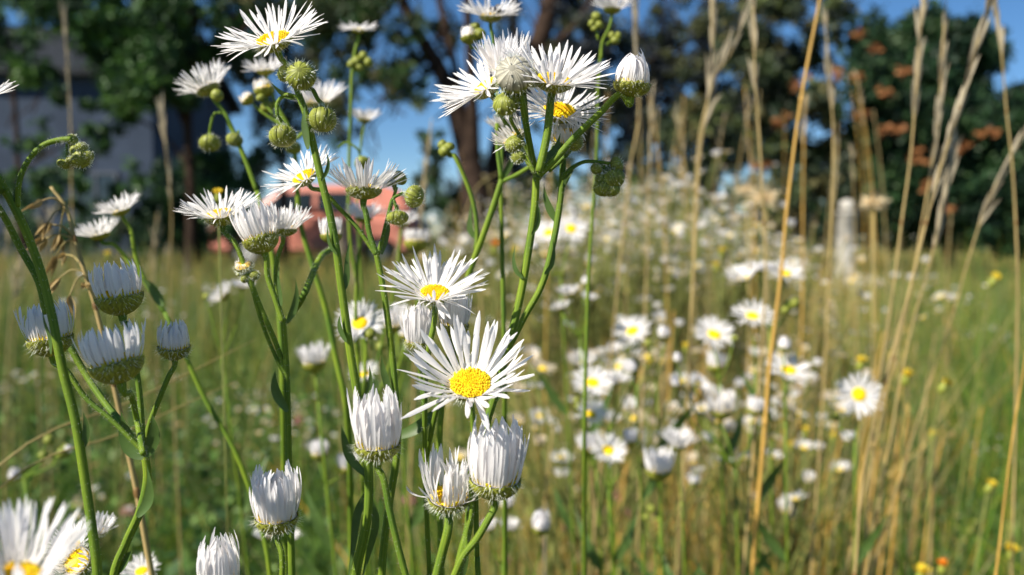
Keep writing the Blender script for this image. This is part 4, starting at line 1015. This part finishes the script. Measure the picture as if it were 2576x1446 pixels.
# small heads sprinkled over the meadow, and the pale drift: each plant a thing of its own
def far_plant_mesh(seed, nh, near):
    rng = random.Random(seed); H = .62 + rng.uniform(-.05, .05)
    mb = MB(); heads = []
    top = Vector((rng.uniform(-.03, .03), rng.uniform(-.03, .03), H * .78))
    def quadtube(pts, r):
        tube(mb, [(Vector(p), r) for p in pts], sides=4, ridge=0, n=2)
    quadtube([(0, 0, 0), (top.x * .4, top.y * .4, H * .4), tuple(top)], .0014)
    for i in range(nh):
        a = rng.uniform(0, 6.283); q = rng.uniform(.2, 1) ** .7
        tip = Vector((top.x + math.cos(a) * .09 * q, top.y + math.sin(a) * .09 * q, H * (1 - .16 * q * rng.random()) + rng.uniform(-.02, .03)))
        quadtube([tuple(top.lerp(Vector((0, 0, 0)), rng.uniform(0, .2))), tuple(top.lerp(tip, .6) + Vector((0, 0, -.01))), tuple(tip)], .0008)
        heads.append(tip)
    for i in range(10):
        t = rng.uniform(.15, .95); o = top * t; a = rng.uniform(0, 6.283); l = rng.uniform(.03, .07) * (1.3 - t)
        dr = Vector((math.cos(a), math.sin(a), .6)) * l
        leaf(mb, [o, o + dr * .6, o + dr + Vector((0, 0, -.01))], .005, Vector((0, 0, 1)), n=2, mi=2)
    return mb, heads
def small_head(mb, o, rng, r, mi_g=0, mi_p=1, mi_y=2, n=22):
    el = rng.choice((15, 25, 35, 60, 75)); ax = Vector((rng.gauss(0, .25), rng.gauss(-.2, .25), 1)).normalized()
    a = ax.orthogonal().normalized(); b = ax.cross(a)
    S = 8; rd = r * .32; ring = lambda rr, z: [o + (a * math.cos(.7854 * k) + b * math.sin(.7854 * k)) * rr + ax * z for k in range(S)]
    vs = ring(rd * .25, -rd * .8) + ring(rd * 1.05, 0) + ring(rd * .8, rd * .3) + [o + ax * rd * .4]
    fs = [(j * S + k, j * S + (k + 1) % S, (j + 1) * S + (k + 1) % S, (j + 1) * S + k) for j in (0, 1) for k in range(S)]
    mb.add(vs, fs[:8], mi_g, None); mb.add(vs, fs[8:] + [(2 * S + k, 2 * S + (k + 1) % S, 3 * S) for k in range(S)], mi_y)
    for k in range(n):
        th = 6.2832 * (k + rng.uniform(-.2, .2)) / n; e = R_(el + rng.gauss(0, 9)); rad = a * math.cos(th) + b * math.sin(th); tn = ax.cross(rad)
        dr = rad * math.cos(e) + ax * math.sin(e); w = tn * r * .055; p0 = o + rad * rd; p1 = p0 + dr * r * .5; p2 = p0 + dr * r * .72
        mb.add([p0 - w * .6, p0 + w * .6, p1 + w * 1.3, p1 - w * 1.3, p2 + w * .5, p2 - w * .5], [(0, 1, 2, 3), (3, 2, 4, 5)], mi_p)
protos = []
for i in range(7):
    rng = random.Random(100 + i); mbs, hs = far_plant_mesh(100 + i, rng.randint(12, 18), True)
    stem_me = mbs.mesh('stem', [M['stemdull'], M['hair'], M['stemdull']])
    hm = []
    for t_ in hs:
        mb = MB(); small_head(mb, Vector((0, 0, 0)), rng, .0095); hm.append((mb.mesh('flower_head', [M['green'], M['petal'] if rng.random() < .6 else M['petalold'], M['disc']]), t_))
    protos.append((stem_me, hm, None))
rg = random.Random(77); cnt = 0
DL = 'small fleabane of the dense pale drift between the dry stalks and the trees'
def put_far(x, y, s, label, group):
    global cnt
    sm, hm, _ = protos[cnt % 7]; cnt += 1
    root = thing('fleabane_plant', label, 'wildflower', (x, y, 0), group); root.rotation_euler = (0, 0, rg.uniform(0, 6.28)); root.scale = (s, s, s)
    link('stem', sm, root, (0, 0, 0))
    for me, t_ in hm: link('flower_head', me, root, t_)
far_xy = []
for i in range(180):
    d = 1.0 * (4.6 / 1.0) ** (rg.random() ** .9); px = rg.gauss(1560, 210)
    if not 1060 < px < 2120: px = rg.uniform(1250, 1900)
    ytop = rg.triangular(435, 690, 590) + (0 if 1250 < px < 1950 else 50); z = .62 - (ytop - 597) / F * d
    put_far((px - 1288) / F * d, d, max(.5, min(1.45, z / .64)), DL, 'fleabanes of the pale drift')
for i in range(13):
    d = rg.uniform(.5, .85); px = rg.uniform(1380, 2020); ytop = rg.uniform(800, 1080); z = .62 - (ytop - 597) / F * d
    put_far((px - 1288) / F * d, d, max(.3, z / .64), 'fleabane with a loose sheaf of small blurred heads between the golden straws', 'fleabanes between the golden straws')
for i in range(50):
    d = rg.uniform(.9, 2.4); px = rg.uniform(-40, 2560); ytop = rg.uniform(640, 1150)
    z = .62 - (ytop - 597) / F * d
    if z < .18: continue
    put_far((px - 1288) / F * d, d, max(.3, z / .64), 'small fleabane scattered thinly over the green meadow', 'fleabanes scattered over the meadow')

# ------------------------------------------------------------------ yellow hawkweed like buds
def yellow(x, y, d, r, label, orange=False, group='small yellow meadow flowers', tilt=0.0):
    tp = P(x, y, d); base = Vector((tp.x + tilt * -.08, tp.y + .01, 0)); root = thing('yellow_flower' if not orange else 'orange_flower', label, 'wildflower', base, group)
    u = d / F; r = r * u; ax = Vector((tilt, -.15, 1)).normalized(); rng = random.Random(int(x * 7 + y))
    mb = MB(); L = tp - base; tube(mb, [(Vector((0, 0, 0)), .0009 * min(1, d * 2)), (L * .5 + Vector((tilt * -.02, 0, 0)), .0007 * min(1, d * 2)), (L - ax * r * 1.6, .0006 * min(1, d * 2))], sides=6, n=3, ridge=0)
    link('stem', mb.mesh('stem', [M['stemdull']]), root)
    mb = MB(); a = ax.orthogonal().normalized(); b = ax.cross(a); S = 10
    prof = [(.25, -1.9), (.7, -1.5), (.75, -.9), (.6, -.2), (.5, .1)]
    mb.add([L + (a * math.cos(.6283 * k) + b * math.sin(.6283 * k)) * r * q + ax * r * z for q, z in prof for k in range(S)], [(j * S + k, j * S + (k + 1) % S, (j + 1) * S + (k + 1) % S, (j + 1) * S + k) for j in range(4) for k in range(S)])
    link('calyx', mb.mesh('calyx', [M['green']]), root, None)
    mb = MB()
    for k in range(26):
        th = rng.uniform(0, 6.283); e = R_(rng.uniform(45, 88)); rad = a * math.cos(th) + b * math.sin(th); dr = rad * math.cos(e) + ax * math.sin(e); tn = ax.cross(rad) * r * .22
        p0 = L + rad * r * .35 + ax * r * -.2; p1 = p0 + dr * r * 1.0; p2 = p0 + dr * r * 1.35
        mb.add([p0 - tn * .5, p0 + tn * .5, p1 + tn, p1 - tn, p2 + tn * .6, p2 - tn * .6], [(0, 1, 2, 3), (3, 2, 4, 5)])
    link('petals', mb.mesh('petals', [M['orange' if orange else 'yellow']]), root)
YL = [(1295, 630, .7, 9, 'yellow bud next to the orange one behind the curved stem'), (1802, 668, .8, 9, 'yellow bud in the drift left of the golden stalk' if 0 else 'yellow bud low in the drift beside the golden stalk'),
      (1815, 632, .8, 9, 'yellow bud above its neighbour beside the golden stalk'), (1632, 915, .5, 9, 'faint yellow bud above the round white bud'), (1725, 872, .55, 9, 'yellow bud right over the small white heads' if 0 else 'yellow bud over the small white heads near the drooping flower'),
      (2165, 910, .45, 13, 'yellow bud above the flower turned to the viewer'), (2278, 945, .45, 15, 'yellow bud between two others near the pale grass'), (2378, 966, .45, 14, 'yellow bud leaning over the green grass', .5),
      (2502, 700, .6, 13, 'highest yellow bud, on a leaning stem in the plain grass', .5), (2098, 1100, .6, 10, 'tiny yellow bud among golden straws'), (2026, 1083, .6, 9, 'tiny orange yellow bud beside the long green blade'),
      (2345, 1092, .55, 9, 'yellow bud at the node of a golden straw'), (2545, 1385, .4, 14, 'yellow bud in the lower corner'), (2492, 1220, .45, 12, 'yellow bud behind the lone yellow straw', .4), (2318, 1440, .35, 18, 'yellow flower cut by the lower edge'),
      (548, 487, .22, 12, 'yellow flower peeking over a white one'), (1990, 1120, .6, 8, 'pale yellow bud deep between straws'), (270, 640, .5, 8, 'small yellow bud in front of the house' )]
for q in YL: yellow(q[0], q[1], q[2], q[3], q[4], tilt=q[5] if len(q) > 5 else 0)
yellow(1244, 618, .7, 12, 'orange bud beside the curved stem', True)
yellow(2370, 1422, .35, 13, 'orange bud near the lower edge', True)
# clover
for i, (x, y, d, r, m_) in enumerate(((1030, 1258, .9, 16, 'pink'), (1550, 1248, .9, 14, 'pink'), (1430, 1325, 1.0, 14, 'pink'), (1270, 1410, .9, 16, 'pink'), (1590, 1290, 1.0, 14, 'pink'), (320, 1285, 1.0, 15, 'pink'), (2070, 1160, 1.1, 12, 'pink'), (750, 1060, 1.0, 12, 'pink'))):
    rng = random.Random(i); p_ = P(x, y, d); root = thing('clover_plant', ('dusty pink clover head in the low weeds, ' + ('behind the thick dark stem', 'under the bright flower between cups', 'below the single globe of petals', 'at the lower edge under the plump cup', 'near the meadow floor buds', 'beside the shaded lower stem', 'between golden straws', 'under the forked slim stem')[i]), 'wildflower', (p_.x, p_.y, 0), 'pink clover heads')
    mb = MB(); tube(mb, [(Vector((0, 0, 0)), .001), (Vector((0, 0, p_.z)), .001)], sides=5, n=2, ridge=0); link('stem', mb.mesh('stem', [M['stem']]), root)
    mb = MB(); r = r * d / F
    for k in range(60):
        v = Vector((rng.gauss(0, 1), rng.gauss(0, 1), rng.gauss(.3, 1))).normalized(); s = v.orthogonal().normalized() * r * .16; o = Vector((0, 0, p_.z)) + v * r * .4
        mb.add([o - s * .4, o + s * .4, o + v * r * .6 + s, o + v * r * .6 - s], [(0, 1, 2, 3)])
    link('flower_head', mb.mesh('flower_head', [M[m_]]), root)

# ------------------------------------------------------------------ dry stalks
def stalk(pts, d, r, label, group='tall dry grass stalks', m='dry', head=None, seed=0, hl=.3, spread=.25, hn_=40, hw=1.0):
    """pts from the tip down in picture units; last continues to the ground; head: fraction of length carrying chaff"""
    rng = random.Random(seed + int(pts[0][0])); u = d / F
    wp = [P(x, y, d) for x, y in pts]
    dz = wp[-1] - wp[-2]; low = wp[-1] + dz.normalized() * .0
    if low.z > .02:
        s = dz.normalized(); k = (low.z) / max(.3, -s.z); low = low + Vector((s.x * k * .8, .01, 0)); low.z = 0; wp.append(low)
    else: wp[-1].z = max(0, wp[-1].z)
    base = Vector((wp[-1].x, wp[-1].y, 0)); root = thing('dry_grass_stalk', label, 'dry grass', base, group)
    mb = MB(); n = len(wp)
    tube(mb, [(p - base, r * u * (.55 + .6 * i / n)) for i, p in enumerate(wp)], sides=7, ridge=.06, n=5)
    for i in range(2, n - 1, 2):
        ax_ = (wp[i - 1] - wp[i]).normalized(); rr = r * u * (.55 + .6 * i / n) * 1.35; o_ = wp[i] - base
        tube(mb, [(o_ - ax_ * rr * 1.6, rr * .75), (o_, rr), (o_ + ax_ * rr * 1.6, rr * .75)], sides=7, n=2, ridge=0, tints=((.5, .38, .3), (.5, .38, .3)))
    link('stem', mb.mesh('stem', [M[m]]), root)
    if head:
        mb = MB(); top = wp[0]; L = head * u * 1.0; sp = spline([(p, 0) for p in wp], 8); acc = 0; prev = sp[0][0]; line = [prev]
        for p, _ in sp[1:]:
            acc += (p - prev).length; line.append(p); prev = p
            if acc > L: break
        tube(mb, [(q_ - base, r * u * (.5 + .3 * i_ / len(line))) for i_, q_ in enumerate(line[::3] + [line[-1]])], sides=5, n=1, ridge=0)
        for k in range(hn_):
            f = rng.random(); i = min(len(line) - 2, int(f * (len(line) - 1))); o = line[i].lerp(line[i + 1], rng.random()); ax = (line[0] - line[-1]).normalized()
            rd = Vector((rng.gauss(0, 1), rng.gauss(0, 1), rng.gauss(0, .3))).normalized(); l = .014 * rng.uniform(.6, 1.6) * hw
            dr = (ax + rd * spread * rng.uniform(.4, 1.8)).normalized()
            leaf(mb, [o - base, o + dr * l * .6 - base, o + dr * l + Vector((0, 0, -l * .1)) - base], .0007 * hw ** .5, rd.orthogonal(), n=2, fold=.3)
        link('seed_head', mb.mesh('seed_head', [M['seed']]), root)
    return root
ST = [
 ([(2070, -60), (2058, 20), (2015, 250), (1978, 540), (1966, 680), (1935, 930), (1925, 1060)], .30, 9, 'thick golden stalk slanting up through the whole drift, the boldest of the dry ones', 'dryo', None),
 ([(1892, -60), (1896, 60), (1900, 200), (1912, 370), (1922, 560), (1926, 700), (1905, 1000)], .34, 7, 'pale straight stalk beside the golden one with a tuft bending away near its top', 'dry', 330),
 ([(2078, 70), (2090, 230), (2096, 330), (2094, 480), (2084, 700), (2070, 1000)], .42, 6, 'brown stalk standing free just beyond the golden one', 'dry', 200),
 ([(2500, -40), (2455, 120), (2415, 270), (2372, 400), (2330, 560), (2280, 760), (2225, 960), (2170, 1200), (2150, 1446)], .30, 8, 'long leaning straw with a feathery pale top before the evergreen', 'dry', 620),
 ([(2325, -40), (2312, 120), (2302, 260), (2290, 400), (2268, 560), (2240, 780), (2205, 1000), (2190, 1200)], .34, 7, 'straw with a forked pale tuft halfway up, before the orange blossoms', 'dry', 340),
 ([(2505, 20), (2520, 140), (2532, 280), (2545, 400), (2555, 560), (2560, 760)], .36, 6, 'outermost dark straw standing upright near the edge of the tree', 'dry', 130),
 ([(2590, 820), (2570, 960), (2550, 1080), (2528, 1250), (2505, 1446)], .26, 6, 'lone yellow straw low over the plain green grass', 'dryo', None),
 ([(2375, 60), (2368, 180), (2360, 300), (2340, 440), (2320, 560), (2296, 700), (2250, 900)], .38, 6, 'pale chaffy straw between the two leaning ones', 'dry', 420),
 ([(2400, 380), (2380, 480), (2350, 620), (2300, 800), (2270, 930), (2240, 1100)], .36, 6, 'grey straw with a split top behind the leaning pair', 'dry', 260),
 ([(2600, 300), (2540, 400), (2480, 520), (2440, 640), (2400, 780), (2340, 960), (2280, 1150)], .40, 5, 'thin straw bending far over toward the corner', 'dry', 300),
 ([(1790, -40), (1792, 120), (1785, 230), (1762, 330), (1750, 480), (1745, 640)], .42, 7, 'soft brown stalk in front of the bluish branches', 'dry', 300),
 ([(1598, 20), (1602, 140), (1606, 300), (1585, 420), (1570, 560)], .44, 6, 'faint stalk rising past the white cone bud', 'dry', 180),
 ([(1640, 250), (1636, 360), (1632, 480), (1628, 640)], .5, 6, 'short brown stalk just behind the cone bud', 'dry', 160),
 ([(1875, 20), (1840, 130), (1800, 190), (1780, 260), (1760, 400), (1752, 560)], .40, 5, 'stalk crossing obliquely toward the top of the pale straight one', 'dry', 330),
 ([(160, 55), (165, 110), (172, 190), (178, 330), (180, 500), (186, 640)], .55, 6, 'faint pale stalk in front of the grey house with a feathery tip', 'dry', 240),
 ([(405, 290), (420, 400), (432, 540), (428, 680), (430, 820)], .5, 6, 'straw beside the dark trunk, pale at its tip', 'dry', 200),
 ([(1085, 310), (1070, 420), (1062, 520), (1055, 640)], .5, 7, 'broad tan stalk before the leaning trunk', 'dry', 300),
 ([(1150, 600), (1200, 470), (1260, 430)][::-1], .6, 4, 'thin arching straw across the trunk foot', 'dry', None),
 ([(1400, 1000), (1385, 1130), (1372, 1250), (1355, 1446)], .5, 7, 'flat pale straw standing upright near the lower middle', 'dry', None),
 ([(1375, 1270), (1372, 1330), (1370, 1446)], .45, 6, 'short bleached straw beside it' if 0 else 'short bleached straw close to the single globe of petals', 'seed', None),
 ([(1480, 1180), (1492, 1290), (1500, 1446)], .5, 7, 'bright upright straw under the pair of overlapping flowers', 'dry', None),
]
for q in ST:
    stalk(q[0], q[1], q[2] * (.8 if q[2] > 8 else .66) * (.5 if q[0][0][0] < 450 else .76), q[3], m=q[4], head=q[5], seed=4, hn_=int((q[5] or 0) * .12) + 6, hw=1.0, spread=.10)
# random drier stalks behind, in the drift
for i in range(50):
    px = rg.gauss(1720, 330); d = rg.uniform(.7, 2.6); yt = rg.uniform(180, 560) if px > 1350 else rg.uniform(420, 620)
    if px < 1040 or px > 2560: px = rg.uniform(1500, 2560)
    le = rg.uniform(-60, 60)
    stalk([(px + le, yt), (px + le * .55, yt + 130), (px + le * .2, yt + 290), (px, yt + 520)], d, rg.uniform(1.4, 2.6) / d ** .4, 'thin dry stalk lost in the blurred band behind the nearer straws', group='thin dry stalks of the band', m=rg.choice(('dry', 'dry', 'dryo')), head=rg.uniform(80, 220), seed=i, hn_=13, spread=.25, hw=.9)
for i in range(46):
    px = rg.uniform(1350, 2480); d = rg.uniform(.55, 1.3); yt = rg.uniform(780, 1180)
    if rg.random() < .6: px = rg.choice((1700, 1890, 2210)) + rg.gauss(0, 60)
    le = rg.uniform(5, 70)
    stalk([(px + le, yt), (px + le * .5, yt + 160), (px, yt + 400)], d, rg.uniform(2.4, 4.2) / (d + .3), 'golden straw in the low tangle under the flowers', group='golden straws of the low tangle', m=rg.choice(('dryo', 'dryo', 'dry')), seed=i)
for i in range(18):
    px = rg.uniform(-20, 1250); d = rg.uniform(.8, 2.2); yt = rg.uniform(520, 720); le = rg.uniform(-50, 50)
    stalk([(px + le, yt), (px + le * .4, yt + 120), (px, yt + 320)], d, 2.2 / d ** .4, 'thin straw in the grass near the house and car', group='thin straws by the house', m='dry', head=90, seed=i, hn_=20, spread=.35, hw=1.5)

# oat grass at the left with hanging spikelets
oat = stalk([(128, 470), (165, 520), (188, 600), (212, 680), (240, 770), (262, 860), (285, 960), (315, 1100), (345, 1240), (382, 1446)], .175, 7, 'bent straw with drooping tan spikelets beside the nodding bud cluster', m='dry', group=None)
ob = oat.location
rng = random.Random(8); dd = .175
for (x0, y0, x1, y1) in ((165, 520, 105, 505), (165, 525, 120, 560), (188, 600, 130, 565), (190, 605, 115, 600), (188, 600, 140, 645), (212, 680, 165, 640), (212, 685, 150, 700), (212, 690, 175, 745), (165, 520, 150, 590), (240, 770, 215, 720)):
    mb = MB(); a = P(x0, y0, dd); b = P(x1, y1, dd + rng.uniform(-.006, .006)); o = a
    mdl = a.lerp(b, .5) + Vector((0, 0, .0012)); tube(mb, [(a - o, .00022), (mdl - o, .00018), (b - o, .00015)], sides=5, n=3)
    for k in range(3):
        s = (b - a).normalized() * .6 + Vector((rng.uniform(-.4, .4), rng.uniform(-.4, .4), -.6 + rng.uniform(-.3, .4)))
        leaf(mb, [b - o, b - o + s * .0022, b - o + s * .0045], .0007, Vector((rng.uniform(-1, 1), -1, rng.uniform(-1, 1))), n=3, fold=.5)
        leaf(mb, [b - o, b - o + s * .002, b - o + s * .004], .0006, Vector((1, rng.uniform(-1, 1), rng.uniform(-1, 1))), n=3, fold=.5)
    link('spikelet', mb.mesh('spikelet', [M['dry']]), oat, o - ob)

# thin straws crossing the lower left
for k, (a, b, lab) in enumerate((((-20, 1185, .2), (640, 855, .24), 'upper of two hair thin straws crossing behind the shaded cups'), ((-20, 1240, .2), (600, 955, .24), 'lower of two hair thin straws crossing behind the shaded cups'))):
    A, B = P(*a), P(*b); A2 = A + (A - B) * .6
    # they lean out of the grass: continue downhill to the ground
    low = A + (A - B).normalized() * .35; low.z = 0
    root = thing('dry_grass_stalk', lab, 'dry grass', low, None)
    mb = MB(); tube(mb, [(Vector((0, 0, 0)), .0004), (A - low, .0003), (A.lerp(B, .5) - low, .00025), (B - low, .00012)], sides=6, n=5); link('stem', mb.mesh('stem', [M['dry']]), root)

# dried bristly heads at the meadow's far side
for i, (x, y, d, r, lab) in enumerate(((1925, 500, .8, 38, 'sunlit dry bristly seed head crossing the golden stalk'), (1880, 480, .85, 26, 'smaller dry bristly head just above it' if 0 else 'smaller dry bristly seed head against dark leaves'), (2196, 512, .62, 34, 'largest dry bristly seed head, near the white post'))):
    rng = random.Random(i + 40); p_ = P(x, y, d); root = thing('dry_thistle', lab, 'dry flower', (p_.x, p_.y + .01, 0), 'dry bristly seed heads')
    mb = MB(); L = p_ - root.location; tube(mb, [(Vector((0, 0, 0)), .0014), (L * .5 + Vector((.01, 0, 0)), .0011), (L, .0009)], sides=6, n=3); link('stem', mb.mesh('stem', [M['dry']]), root)
    mb = MB(); r = r * d / F
    for k in range(230):
        v = Vector((rng.gauss(0, 1), rng.gauss(0, 1), rng.gauss(.35, .55))).normalized(); o = L + v * r * .25; s = v.orthogonal().normalized() * r * .035
        q = v * r * rng.uniform(.3, 1.0) * (1 + .35 * math.sin(v.x * 5 + i)); q.z *= .95
        mb.add([o - s, o + s, o + q + s * .6, o + q - s * .6], [(0, 1, 2, 3)])
    link('seed_head', mb.mesh('seed_head', [M['chaff']]), root)
